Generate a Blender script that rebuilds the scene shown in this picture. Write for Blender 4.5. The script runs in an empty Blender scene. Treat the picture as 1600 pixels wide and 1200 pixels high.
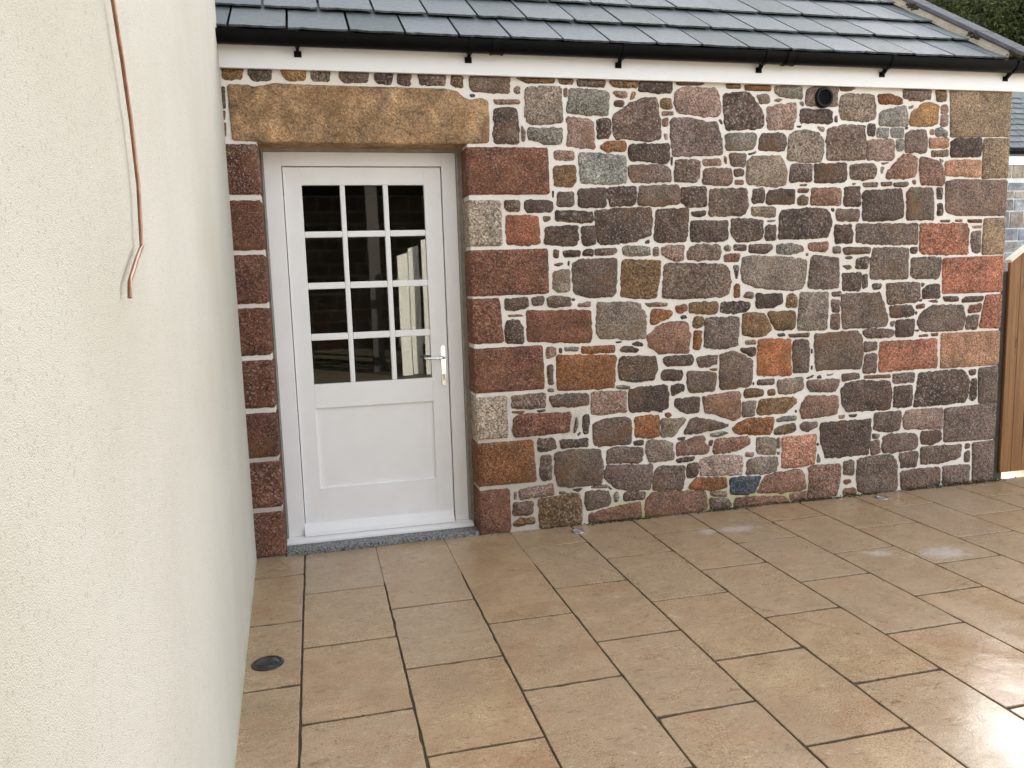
import bpy, bmesh, math, random
from mathutils import Vector, Matrix, noise
R = math.radians
scene = bpy.context.scene
C = scene.collection

# ------------------------------------------------------------------ camera
YAW, PITCH, ROLL, FPX = 0.23868785, 0.13224128, 0.03044642, 1247.9
cam_d = bpy.data.cameras.new('camera')
cam = bpy.data.objects.new('camera', cam_d); C.objects.link(cam)
cam_d.sensor_width = 36.0
cam_d.lens = 36.0 * FPX / 1600.0
cam_d.clip_start = 0.05; cam_d.clip_end = 2000.0
fw = Vector((math.sin(YAW)*math.cos(PITCH), math.cos(YAW)*math.cos(PITCH), -math.sin(PITCH)))
rt = Vector((math.cos(YAW), -math.sin(YAW), 0.0))
dn = fw.cross(rt)
r2 = math.cos(ROLL)*rt + math.sin(ROLL)*dn
d2 = -math.sin(ROLL)*rt + math.cos(ROLL)*dn
M = Matrix(((r2.x, -d2.x, -fw.x), (r2.y, -d2.y, -fw.y), (r2.z, -d2.z, -fw.z)))
cam.matrix_world = Matrix.Translation((0.9948, -4.6553, 1.5616)) @ M.to_4x4()
scene.camera = cam

# ------------------------------------------------------------------ light
SUN_AZ, SUN_EL = 38.0, 27.0
world = bpy.data.worlds.new('World'); scene.world = world
world.use_nodes = True
wn = world.node_tree.nodes; wl = world.node_tree.links
bgn = wn.get('Background') or wn.new('ShaderNodeBackground')
sky = wn.new('ShaderNodeTexSky'); sky.sky_type = 'NISHITA'; sky.sun_disc = False
sky.sun_elevation = R(SUN_EL); sky.sun_rotation = R(SUN_AZ)
sky.air_density = 1.0; sky.dust_density = 1.6; sky.ozone_density = 1.0
hsv = wn.new('ShaderNodeHueSaturation'); hsv.inputs['Saturation'].default_value = 0.30      # thin white high cloud over the blue
wl.new(sky.outputs[0], hsv.inputs['Color']); wl.new(hsv.outputs[0], bgn.inputs[0]); bgn.inputs[1].default_value = 0.15
sun_d = bpy.data.lights.new('sun', 'SUN'); sun_d.energy = 3.2; sun_d.angle = R(0.6); sun_d.color = (1.0, 0.93, 0.82)
sun = bpy.data.objects.new('sun', sun_d); C.objects.link(sun)
sdir = Vector((math.sin(R(SUN_AZ))*math.cos(R(SUN_EL)), math.cos(R(SUN_AZ))*math.cos(R(SUN_EL)), math.sin(R(SUN_EL))))
sun.rotation_euler = sdir.to_track_quat('Z', 'Y').to_euler()
sun.location = (10, 10, 20)
vs = scene.view_settings
vs.view_transform = 'Standard'; vs.look = 'None'; vs.gamma = 1.0; vs.use_curve_mapping = False
vs.exposure = 2.25

# ------------------------------------------------------------------ helpers
random.seed(7)
def lin(r, g, b):
    f = lambda c: c/12.92 if c <= 0.04045 else ((c+0.055)/1.055)**2.4
    return (f(r/255), f(g/255), f(b/255))
def empty(name, loc=(0, 0, 0), parent=None):
    o = bpy.data.objects.new(name, None); o.empty_display_size = 0.2
    C.objects.link(o); o.location = loc
    if parent: o.parent = parent
    return o
def tag(o, label=None, cat=None, group=None, kind=None):
    if label: o['label'] = label
    if cat: o['category'] = cat
    if group: o['group'] = group
    if kind: o['kind'] = kind
    return o
def mesh_obj(name, verts, faces, mat, parent=None, smooth=False, loc=(0, 0, 0), tint=None):
    me = bpy.data.meshes.new(name)
    me.from_pydata([tuple(v) for v in verts], [], faces)
    if smooth: me.shade_smooth()
    if mat: me.materials.append(mat)
    if tint is not None:
        a = me.color_attributes.new('tint', 'FLOAT_COLOR', 'POINT')
        buf = []
        if isinstance(tint, list):
            for t in tint: buf += [t[0], t[1], t[2], 1.0]
        else: buf = [tint[0], tint[1], tint[2], 1.0]*len(me.vertices)
        a.data.foreach_set('color', buf)
    me.update()
    o = bpy.data.objects.new(name, me); C.objects.link(o); o.location = loc
    if parent: o.parent = parent
    return o
class MB:
    """collects shapes that become ONE mesh object"""
    def __init__(s): s.bm = bmesh.new()
    def box(s, x0, x1, y0, y1, z0, z1, bev=0.0, seg=2):
        r = bmesh.ops.create_cube(s.bm, size=1.0); vs_ = r['verts']
        for v in vs_:
            v.co = Vector((x0 + (v.co.x+.5)*(x1-x0), y0 + (v.co.y+.5)*(y1-y0), z0 + (v.co.z+.5)*(z1-z0)))
        if bev > 0:
            es = list({e for v in vs_ for e in v.link_edges})
            bmesh.ops.bevel(s.bm, geom=es, offset=bev, segments=seg, affect='EDGES', profile=0.6)
        return s
    def faces(s, verts, faces):
        vv = [s.bm.verts.new(v) for v in verts]
        for f in faces:
            try: s.bm.faces.new([vv[i] for i in f])
            except ValueError: pass
        return vv
    def prism(s, prof, axis, a, b, bev=0):
        """profile (u,v) extruded along axis ('x': u=y v=z, 'y': u=x v=z, 'z': u=x v=y)"""
        def P(t, u, v): return {'x': (t, u, v), 'y': (u, t, v), 'z': (u, v, t)}[axis]
        n = len(prof)
        vv = [s.bm.verts.new(P(a, u, v)) for u, v in prof] + [s.bm.verts.new(P(b, u, v)) for u, v in prof]
        fs = [s.bm.faces.new(vv[:n]), s.bm.faces.new(vv[n:][::-1])]
        for i in range(n): fs.append(s.bm.faces.new([vv[i], vv[n+i], vv[n+(i+1) % n], vv[(i+1) % n]]))
        bmesh.ops.recalc_face_normals(s.bm, faces=fs)
        if bev:
            es = list({e for f in fs for e in f.edges})
            bmesh.ops.bevel(s.bm, geom=es, offset=bev, segments=2, affect='EDGES')
        return s
    def tube(s, pts, rad, n=10, cap=True):
        pts = [Vector(p) for p in pts]; rings = []
        up = Vector((0.31, 0.9, 0.22)).normalized()
        for i, p in enumerate(pts):
            t = (pts[min(i+1, len(pts)-1)] - pts[max(i-1, 0)]).normalized()
            a = t.cross(up).normalized(); b = t.cross(a)
            r = rad[i] if isinstance(rad, (list, tuple)) else rad
            rings.append([s.bm.verts.new(p + r*(math.cos(2*math.pi*k/n)*a + math.sin(2*math.pi*k/n)*b)) for k in range(n)])
        for q in range(len(rings)-1):
            for k in range(n):
                s.bm.faces.new([rings[q][k], rings[q][(k+1) % n], rings[q+1][(k+1) % n], rings[q+1][k]])
        if cap:
            s.bm.faces.new(rings[0][::-1]); s.bm.faces.new(rings[-1])
        return s
    def lathe(s, prof, cx, cy, cz=0, n=40, axis='z'):
        rings = []
        for r, h in prof:
            ring = []
            for k in range(n):
                c, q = math.cos(2*math.pi*k/n), math.sin(2*math.pi*k/n)
                ring.append(s.bm.verts.new((cx+r*c, cy+r*q, cz+h) if axis == 'z' else (cx+r*c, cy+h, cz+r*q)))
            rings.append(ring)
        fs = []
        for q in range(len(rings)-1):
            for k in range(n):
                fs.append(s.bm.faces.new([rings[q][k], rings[q][(k+1) % n], rings[q+1][(k+1) % n], rings[q+1][k]]))
        fs.append(s.bm.faces.new(rings[0])); fs.append(s.bm.faces.new(rings[-1]))
        bmesh.ops.recalc_face_normals(s.bm, faces=fs)
        return s
    def build(s, name, mat, parent=None, smooth=None, loc=(0, 0, 0)):
        bmesh.ops.recalc_face_normals(s.bm, faces=s.bm.faces[:])
        me = bpy.data.meshes.new(name); s.bm.to_mesh(me); s.bm.free()
        if smooth is True: me.shade_smooth()
        elif smooth: me.shade_smooth(); me.set_sharp_from_angle(angle=R(smooth))
        me.materials.append(mat)
        o = bpy.data.objects.new(name, me); C.objects.link(o); o.location = loc
        if parent: o.parent = parent
        return o

# ------------------------------------------------------------------ materials
class NT:
    def __init__(s, name):
        s.m = bpy.data.materials.new(name); s.m.use_nodes = True
        s.t = s.m.node_tree; s.n = s.t.nodes; s.l = s.t.links
        s.p = s.n['Principled BSDF']; s.out = s.n['Material Output']
    def node(s, typ, **kw):
        nd = s.n.new(typ)
        for k, v in kw.items(): setattr(nd, k, v)
        return nd
    def set(s, sock, v):
        if hasattr(v, 'is_output') or isinstance(v, bpy.types.NodeSocket): s.l.new(v, sock)
        else: sock.default_value = v if not (isinstance(v, tuple) and len(v) == 3 and sock.type == 'RGBA') else (*v, 1)
    def coord(s, what='Object', rnd=0.0):
        tc = s.node('ShaderNodeTexCoord').outputs[what]
        if rnd:
            oi = s.node('ShaderNodeObjectInfo')
            mu = s.node('ShaderNodeMath', operation='MULTIPLY'); s.l.new(oi.outputs['Random'], mu.inputs[0]); mu.inputs[1].default_value = rnd
            ad = s.node('ShaderNodeVectorMath', operation='ADD'); s.l.new(tc, ad.inputs[0]); s.l.new(mu.outputs[0], ad.inputs[1])
            return ad.outputs[0]
        return tc
    def pos(s): return s.node('ShaderNodeNewGeometry').outputs['Position']
    def scale(s, v, sc):
        m = s.node('ShaderNodeVectorMath', operation='MULTIPLY'); s.l.new(v, m.inputs[0]); m.inputs[1].default_value = sc; return m.outputs[0]
    def noise(s, v, scale, detail=3, rough=0.55, dist=0.0, col=False):
        nd = s.node('ShaderNodeTexNoise'); s.l.new(v, nd.inputs['Vector'])
        nd.inputs['Scale'].default_value = scale; nd.inputs['Detail'].default_value = detail
        nd.inputs['Roughness'].default_value = rough; nd.inputs['Distortion'].default_value = dist
        return nd.outputs['Color' if col else 'Fac']
    def voronoi(s, v, scale, feature='F1', out='Distance'):
        nd = s.node('ShaderNodeTexVoronoi', feature=feature); s.l.new(v, nd.inputs['Vector']); nd.inputs['Scale'].default_value = scale
        return nd.outputs[out]
    def map(s, v, a, b, c=0.0, d=1.0, smooth=False):
        nd = s.node('ShaderNodeMapRange', interpolation_type='SMOOTHSTEP' if smooth else 'LINEAR'); s.l.new(v, nd.inputs[0])
        for i, q in enumerate((a, b, c, d)): nd.inputs[1+i].default_value = q
        return nd.outputs[0]
    def math(s, op, a, b=None):
        nd = s.node('ShaderNodeMath', operation=op); s.set(nd.inputs[0], a)
        if b is not None: s.set(nd.inputs[1], b)
        return nd.outputs[0]
    def mix(s, fac, a, b, mode='MIX'):
        nd = s.node('ShaderNodeMix', data_type='RGBA', blend_type=mode, clamp_factor=True)
        s.set(nd.inputs[0], fac); s.set(nd.inputs[6], a); s.set(nd.inputs[7], b); return nd.outputs[2]
    def gray(s, f):
        nd = s.node('ShaderNodeCombineColor'); 
        for i in range(3): s.l.new(f, nd.inputs[i])
        return nd.outputs[0]
    def bump(s, h, strength=0.4, dist=0.01):
        nd = s.node('ShaderNodeBump'); s.l.new(h, nd.inputs['Height']); nd.inputs['Strength'].default_value = strength; nd.inputs['Distance'].default_value = dist
        s.l.new(nd.outputs[0], s.p.inputs['Normal']); return nd
    def base(s, c): s.set(s.p.inputs['Base Color'], c); return s
    def rough(s, v): s.set(s.p.inputs['Roughness'], v); return s
    def sep(s, v):
        nd = s.node('ShaderNodeSeparateXYZ'); s.l.new(v, nd.inputs[0]); return nd.outputs

def granite(name, speck=1.0, rnd=37.0, use_pos=False, mottle=1.0, stain=0.45, stain_lo=0.50, grain=1.0):
    t = NT(name)
    v0 = t.pos() if use_pos else t.coord('Object', rnd)
    tint = t.node('ShaderNodeAttribute', attribute_name='tint').outputs['Color']
    oi = t.node('ShaderNodeObjectInfo').outputs['Random']
    r2 = t.math('FRACT', t.math('MULTIPLY', oi, 17.31)); r3 = t.math('FRACT', t.math('MULTIPLY', oi, 53.7))
    # grain size differs from stone to stone
    sc = t.node('ShaderNodeVectorMath', operation='SCALE'); t.l.new(v0, sc.inputs[0]); t.l.new(t.map(r2, 0, 1, 0.75, 1.35), sc.inputs['Scale'])
    v = sc.outputs[0]
    g1 = t.noise(v, 140, 2, 0.7)
    gs = t.sep(t.voronoi(v, 130, 'F1', 'Color'))
    f = t.math('MULTIPLY', t.map(g1, 0.3, 0.7, 1-0.62*grain, 1+0.62*grain), t.map(gs[0], 0, 1, 1-0.50*grain, 1+0.55*grain))
    f = t.math('MULTIPLY', f, t.map(t.noise(v0, 7, 5, 0.65, 0.4), 0.3, 0.7, 1-0.42*mottle, 1+0.40*mottle))
    c = t.mix(1.0, tint, t.gray(f), 'MULTIPLY')
    c = t.mix(t.math('MULTIPLY', t.map(gs[1], 0.8, 0.95), t.map(r3, 0, 1, 0.15*speck, 0.5*speck)), c, (0.52, 0.46, 0.39))   # pale feldspar
    c = t.mix(t.math('MULTIPLY', t.map(gs[2], 0.82, 0.95), 0.6*speck), c, (0.035, 0.03, 0.027))                            # dark mica
    st = t.map(t.noise(v0, 5, 5, 0.62, 0.8), stain_lo, stain_lo+0.18, 0.0, 1.0, True)                                      # iron staining
    c = t.mix(t.math('MULTIPLY', st, t.map(r2, 0, 1, 0.12, stain+0.12)), c, (0.185, 0.092, 0.036))
    we = t.map(t.noise(v0, 10, 5, 0.7, 0.3), 0.57, 0.72, 0.0, 1.0, True)                                                  # pale weathered skin
    c = t.mix(t.math('MULTIPLY', we, t.map(r3, 0, 1, 0.0, 0.38)), c, (0.42, 0.375, 0.32))
    cr = t.map(t.voronoi(t.scale(v0, (1.0, 1.0, 1.9)), 9, 'DISTANCE_TO_EDGE'), 0.0, 0.012, 1.0, 0.0)                       # a few fine cracks
    cr = t.math('MULTIPLY', cr, t.map(t.noise(v0, 6, 2), 0.52, 0.60))
    c = t.mix(t.math('MULTIPLY', cr, 0.5), c, (0.05, 0.04, 0.034))
    t.base(c).rough(0.82); t.p.inputs['Specular IOR Level'].default_value = 0.3
    hh = t.math('ADD', t.math('MULTIPLY', t.noise(v, 120, 3), 0.3), t.math('ADD', t.noise(v0, 24, 5, 0.65, 0.5), t.math('MULTIPLY', t.noise(v0, 60, 3), 0.5)))
    t.bump(hh, 1.0, 0.013)
    return t.m
M_granite = granite('granite_stone')
M_granite_small = granite('granite_small_stones', use_pos=True)
M_lintel = granite('lintel_granite', 0.7, 3.0, False, 1.35, 0.95, 0.46, 0.6)

def mk_mortar():
    t = NT('lime_mortar'); v = t.pos(); xyz = t.sep(v)
    big = t.noise(v, 2.2, 4); fine = t.noise(v, 160, 3)
    c = t.mix(t.map(big, 0.35, 0.65), (0.72, 0.67, 0.60), (0.80, 0.765, 0.715))
    # greyer mortar around the door and near the paving, left part
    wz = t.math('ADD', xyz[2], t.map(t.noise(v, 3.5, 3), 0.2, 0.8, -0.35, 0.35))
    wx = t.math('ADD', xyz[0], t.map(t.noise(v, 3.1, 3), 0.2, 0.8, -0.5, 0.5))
    grey_lo = t.math('MULTIPLY', t.map(wz, 1.0, 0.5, smooth=True), t.map(wx, 2.75, 2.3, smooth=True))
    c = t.mix(t.math('MULTIPLY', grey_lo, 0.65), c, (0.36, 0.32, 0.27))
    # algae line just above the paving
    al = t.math('MULTIPLY', t.map(t.math('ADD', xyz[2], t.map(t.noise(v, 7, 4), 0.2, 0.8, -0.12, 0.12)), 0.26, 0.05, smooth=True),
                t.math('MULTIPLY', t.map(xyz[0], 2.5, 2.9), t.map(xyz[0], 4.6, 4.1)))
    c = t.mix(t.math('MULTIPLY', al, 0.85), c, (0.42, 0.41, 0.19))
    c = t.mix(t.map(fine, 0.72, 0.80, 0, 0.6), c, (0.22, 0.19, 0.16))
    c = t.mix(1.0, c, t.gray(t.map(fine, 0.3, 0.7, 0.90, 1.08)), 'MULTIPLY')
    t.base(c).rough(0.92); t.p.inputs['Specular IOR Level'].default_value = 0.2
    t.bump(t.math('ADD', t.noise(v, 35, 4), t.math('MULTIPLY', fine, 0.5)), 0.55, 0.008)
    return t.m
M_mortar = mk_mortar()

def mk_render():
    t = NT('roughcast_render'); v = t.pos(); xyz = t.sep(v)
    g = t.noise(v, 420, 3, 0.65); g2 = t.voronoi(v, 520)
    big = t.noise(v, 1.1, 4)
    c = t.mix(t.map(big, 0.35, 0.65), (0.475, 0.452, 0.382), (0.535, 0.515, 0.455))
    sp = t.voronoi(v, 190, 'F1', 'Color'); s3 = t.sep(sp)
    c = t.mix(t.map(s3[0], 0.9, 0.97, 0, 0.40), c, (0.33, 0.30, 0.24))
    # runs of dirt
    dv = t.scale(v, (9, 9, 0.8)); run = t.map(t.noise(dv, 1.0, 5), 0.60, 0.78, 0, 0.10)
    c = t.mix(run, c, (0.42, 0.41, 0.35))
    lo = t.map(t.math('ADD', xyz[2], t.map(t.noise(v, 6, 4), 0.2, 0.8, -0.08, 0.08)), 0.07, -0.01, 0, 0.55, True)
    c = t.mix(lo, c, (0.38, 0.38, 0.24))
    t.base(c).rough(0.93); t.p.inputs['Specular IOR Level'].default_value = 0.2
    t.bump(t.math('ADD', g, t.math('MULTIPLY', g2, -0.8)), 0.6, 0.0026)
    return t.m
M_render = mk_render()

def mk_slab():
    t = NT('limestone_slab'); v = t.pos(); ov = t.coord('Object', 53.0)
    oi = t.node('ShaderNodeObjectInfo').outputs['Random']
    a = t.noise(ov, 7, 5, 0.6, 0.5)
    c = t.mix(t.map(a, 0.32, 0.68), (0.335, 0.220, 0.120), (0.445, 0.308, 0.178))
    c = t.mix(t.map(oi, 0.0, 1.0, 0.0, 0.62), c, (0.37, 0.275, 0.18))
    # fossil flecks and worm marks drawn out along the bedding
    w = t.noise(t.scale(ov, (16, 34, 20)), 1.0, 6, 0.72, 1.2)
    c = t.mix(t.map(w, 0.54, 0.68, 0, 0.75, True), c, (0.19, 0.105, 0.050))
    c = t.mix(t.map(w, 0.44, 0.30, 0, 0.60, True), c, (0.60, 0.46, 0.30))
    fk = t.noise(t.scale(ov, (60, 110, 60)), 1.0, 3, 0.6, 0.6)
    c = t.mix(t.map(fk, 0.60, 0.70, 0, 0.75, True), c, (0.13, 0.075, 0.040))
    c = t.mix(t.map(fk, 0.38, 0.30, 0, 0.45, True), c, (0.62, 0.48, 0.33))
    rd = t.map(t.noise(ov, 3.2, 4, 0.6, 0.7), 0.52, 0.70, 0, 0.35, True)
    c = t.mix(rd, c, (0.36, 0.19, 0.105))
    f = t.noise(ov, 170, 2)
    c = t.mix(1.0, c, t.gray(t.map(f, 0.3, 0.7, 0.78, 1.22)), 'MULTIPLY')
    pit = t.map(t.noise(ov, 70, 2), 0.70, 0.76, 0, 0.7)
    c = t.mix(pit, c, (0.10, 0.07, 0.04))
    # damp stains
    dm = t.map(t.noise(v, 1.5, 4, 0.6), 0.50, 0.66, 0, 0.18, True)
    c = t.mix(dm, c, (0.23, 0.165, 0.10))
    # lime bloom on a few slabs
    for (sx, sy, rx, ry) in ((4.25, -1.13, 0.20, 0.12), (3.92, -1.02, 0.10, 0.06), (3.42, -0.40, 0.16, 0.07), (3.22, -0.38, 0.06, 0.07)):
        d = t.node('ShaderNodeVectorMath', operation='SUBTRACT'); t.l.new(v, d.inputs[0]); d.inputs[1].default_value = (sx, sy, 0)
        q = t.scale(d.outputs[0], (1/rx, 1/ry, 0.0))
        ln = t.node('ShaderNodeVectorMath', operation='LENGTH'); t.l.new(q, ln.inputs[0])
        k = t.map(t.math('ADD', ln.outputs['Value'], t.map(t.noise(v, 22, 4), 0.2, 0.8, -0.6, 0.6)), 1.1, 0.2, 0, 0.5, True)
        c = t.mix(k, c, (0.60, 0.56, 0.52))
    t.base(c)
    wet = t.noise(v, 2.6, 4, 0.6)
    # rain water still lying towards the open side of the yard
    wx = t.sep(v); wp = t.math('MULTIPLY', t.map(t.math('ADD', wx[0], t.map(wet, .3, .7, -.5, .5)), 2.3, 3.2, smooth=True), t.map(t.math('ADD', wx[1], t.map(wet, .3, .7, -.4, .4)), -1.5, -2.3, smooth=True))
    t.rough(t.math('ADD', t.math('SUBTRACT', t.map(wet, 0.35, 0.65, 0.22, 0.42), t.math('MULTIPLY', wp, 0.12)), t.map(f, 0.3, 0.7, -0.04, 0.06)))
    t.p.inputs['Specular IOR Level'].default_value = 0.5
    t.bump(t.math('ADD', t.math('ADD', t.noise(v, 3.0, 2), t.math('MULTIPLY', t.noise(v, 16, 3), 0.22)), t.math('MULTIPLY', t.noise(v, 150, 3), 0.10)), 0.6, 0.006)
    return t.m
M_slab = mk_slab()

def mk_simple(name, col, rough=0.6, var=0.12, scale=30, bump=0.0, spec=0.5, metal=0.0, bscale=None):
    t = NT(name); v = t.pos()
    n = t.noise(v, scale, 4)
    t.base(t.mix(1.0, col, t.gray(t.map(n, 0.3, 0.7, 1-var, 1+var)), 'MULTIPLY')).rough(t.math('ADD', t.map(n, .3, .7, -0.05, 0.05), rough))
    t.p.inputs['Specular IOR Level'].default_value = spec; t.p.inputs['Metallic'].default_value = metal
    if bump: t.bump(t.noise(v, bscale or scale, 4), bump, 0.005)
    return t.m
M_joint = mk_simple('dark_joint_sand', (0.058, 0.043, 0.022), 0.9, 0.4, 25, 0.5)
M_white = mk_simple('white_door_paint', (0.84, 0.83, 0.83), 0.38, 0.02, 8, 0.06, 0.5, bscale=60)
M_fascia = mk_simple('white_upvc', (0.82, 0.82, 0.82), 0.35, 0.015, 4)
M_gutter = mk_simple('black_gutter_plastic', (0.0045, 0.0045, 0.005), 0.42, 0.2, 12, 0.0, 0.07)
M_cement = mk_simple('cement_fillet', (0.30, 0.27, 0.22), 0.9, 0.2, 18, 0.4, 0.2)
M_seal = mk_simple('mastic_strip', (0.33, 0.31, 0.27), 0.6, 0.15, 20)
M_sill = None
M_black = mk_simple('black_plastic', (0.006, 0.006, 0.007), 0.45, 0.15, 30, 0, 0.2)
M_chrome = mk_simple('polished_metal', (0.86, 0.85, 0.83), 0.12, 0.03, 20, 0, 0.5, 1.0)
M_dull = mk_simple('dull_steel_ring', (0.35, 0.34, 0.36), 0.32, 0.1, 40, 0, 0.5, 1.0)
M_lens = mk_simple('light_lens', (0.34, 0.35, 0.37), 0.2, 0.1, 40)
M_darklens = mk_simple('dark_lens_dome', (0.022, 0.022, 0.022), 0.3, 0.3, 40)
M_copper = mk_simple('copper', (0.30, 0.165, 0.115), 0.38, 0.25, 30, 0, 0.5, 1.0)
M_gravel = mk_simple('pale_gravel', (0.50, 0.44, 0.33), 0.95, 0.25, 60, 0.5)
M_lawn = mk_simple('rough_grass', (0.022, 0.028, 0.012), 0.95, 0.4, 3, 0.4)
M_room = mk_simple('dark_room_plaster', (0.10, 0.085, 0.07), 0.9, 0.3, 3)
M_moss = mk_simple('moss', (0.035, 0.028, 0.010), 0.95, 0.5, 60, 0.6)
M_moss_green = mk_simple('wall_foot_moss', (0.055, 0.052, 0.014), 0.95, 0.6, 30, 0.5)
M_bark = mk_simple('bark', (0.09, 0.07, 0.05), 0.95, 0.35, 14, 0.6)
M_timber_dark = mk_simple('dark_shed_timber', (0.05, 0.042, 0.035), 0.8, 0.3, 9, 0.3)

def mk_sill():
    t = NT('grey_granite_sill'); v = t.pos()
    s = t.sep(t.voronoi(v, 150, 'F1', 'Color'))
    c = t.mix(t.map(s[0], 0.1, 0.9), (0.10, 0.105, 0.11), (0.30, 0.30, 0.30))
    c = t.mix(t.map(s[1], 0.8, 0.9), c, (0.025, 0.025, 0.03))
    t.base(c).rough(0.6); t.bump(t.noise(v, 150, 2), 0.3, 0.004)
    return t.m
M_sill = mk_sill()

def mk_slate():
    t = NT('roof_slate'); v = t.pos(); ov = t.coord('Object', 41.0)
    oi = t.node('ShaderNodeObjectInfo').outputs['Random']
    c = t.mix(t.map(oi, 0, 1), (0.066, 0.080, 0.080), (0.130, 0.142, 0.148))
    n = t.noise(t.scale(ov, (1.0, 2.5, 2.5)), 14, 5, 0.6, 0.6)
    c = t.mix(1.0, c, t.gray(t.map(n, 0.3, 0.7, 0.62, 1.38)), 'MULTIPLY')
    c = t.mix(t.map(t.noise(ov, 30, 4), 0.54, 0.70, 0, 0.55), c, (0.125, 0.14, 0.11))
    c = t.mix(t.map(t.noise(ov, 55, 3), 0.62, 0.70, 0, 0.7), c, (0.035, 0.042, 0.045))
    c = t.mix(t.map(t.noise(ov, 75, 2), 0.72, 0.78, 0, 0.7), c, (0.4, 0.41, 0.4))
    t.base(c).rough(t.map(n, 0.3, 0.7, 0.50, 0.68)); t.p.inputs['Specular IOR Level'].default_value = 0.22
    t.bump(t.math('ADD', n, t.math('MULTIPLY', t.noise(ov, 60, 3), 0.4)), 0.5, 0.006)
    return t.m
M_slate = mk_slate()

def mk_coping():
    t = NT('coping_stone'); v = t.pos()
    n = t.noise(v, 9, 5, 0.6)
    c = t.mix(t.map(n, .3, .7), (0.10, 0.098, 0.105), (0.16, 0.155, 0.16))
    t.base(c).rough(0.9); t.p.inputs['Specular IOR Level'].default_value = 0.08; t.bump(t.noise(v, 60, 4), 0.4, 0.004)
    return t.m
M_coping = mk_coping()
def mk_fillet():
    t = NT('lime_fillet'); v = t.pos(); n = t.noise(v, 11, 5, 0.6)
    c = t.mix(t.map(n, .3, .7), (0.20, 0.165, 0.11), (0.34, 0.28, 0.20))
    c = t.mix(t.map(t.noise(v, 25, 4), .6, .72, 0, .5), c, (0.06, 0.06, 0.02))
    t.base(c).rough(0.9); t.bump(n, 0.6, 0.01)
    return t.m
M_fillet = mk_fillet()

def mk_wood():
    t = NT('gate_wood'); ov = t.coord('Object', 23.0)
    g = t.noise(t.scale(ov, (40, 40, 1.6)), 1.0, 5, 0.6, 0.8)
    c = t.mix(t.map(g, 0.3, 0.7), (0.155, 0.066, 0.017), (0.30, 0.140, 0.040))
    st = t.map(t.noise(t.scale(ov, (9, 9, 3.2)), 1.0, 4, 0.6, 0.4), 0.56, 0.66, 0, 0.85, True)
    c = t.mix(st, c, (0.030, 0.024, 0.020))
    t.base(c).rough(0.6); t.bump(g, 0.3, 0.004)
    return t.m
M_wood = mk_wood()

def mk_glass():
    t = NT('window_glass')
    tr = t.node('ShaderNodeBsdfTransparent'); tr.inputs[0].default_value = (0.93, 0.95, 0.94, 1)
    gl = t.node('ShaderNodeBsdfGlossy'); gl.inputs['Roughness'].default_value = 0.0
    fr = t.node('ShaderNodeFresnel'); fr.inputs[0].default_value = 1.95      # coated double glazing
    mx = t.node('ShaderNodeMixShader')
    t.l.new(fr.outputs[0], mx.inputs[0]); t.l.new(tr.outputs[0], mx.inputs[1]); t.l.new(gl.outputs[0], mx.inputs[2])
    t.l.new(mx.outputs[0], t.out.inputs[0])
    v = t.pos()
    bp = t.node('ShaderNodeBump'); t.l.new(t.noise(v, 2.0, 1), bp.inputs['Height']); bp.inputs['Strength'].default_value = 0.02; bp.inputs['Distance'].default_value = 0.01
    t.l.new(bp.outputs[0], gl.inputs['Normal'])
    return t.m
M_glass = mk_glass()

def mk_leaf(name, a, b):
    t = NT(name)
    oi = t.node('ShaderNodeAttribute', attribute_name='tint').outputs['Color']
    t.base(t.mix(t.sep(oi)[0], a, b)).rough(0.9); t.p.inputs['Specular IOR Level'].default_value = 0.05
    return t.m
M_gorse = mk_leaf('gorse_leaf', (0.024, 0.034, 0.014), (0.085, 0.092, 0.036))
M_pine = mk_leaf('pine_leaf', (0.018, 0.030, 0.014), (0.05, 0.065, 0.028))

# ================================================================== SETTING
def grid_mesh(name, x0, x1, y0, y1, nx, ny, f, mat):
    vs_ = [(x0+(x1-x0)*i/nx, y0+(y1-y0)*j/ny, f(x0+(x1-x0)*i/nx, y0+(y1-y0)*j/ny)) for j in range(ny+1) for i in range(nx+1)]
    fs = [(j*(nx+1)+i, j*(nx+1)+i+1, (j+1)*(nx+1)+i+1, (j+1)*(nx+1)+i) for j in range(ny) for i in range(nx)]
    return mesh_obj(name, vs_, fs, mat, smooth=True)
ground = grid_mesh('ground', -700, 700, -700, 700, 4, 4, lambda x, y: -0.03, M_gravel); tag(ground, kind='structure')
def hill_z(x, y):
    d = math.hypot(x, y)
    return -0.6 + max(0.0, d-19)*0.60*min(1, (d-19)/4) + 0.6*noise.noise(Vector((x*.12, y*.12, 3)))
def hill_cut(x, y): return min(hill_z(x, y), 34)
hill = grid_mesh('hillside', -70, 110, 13.5, 120, 90, 54, hill_cut, M_lawn); tag(hill, kind='structure')

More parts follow.
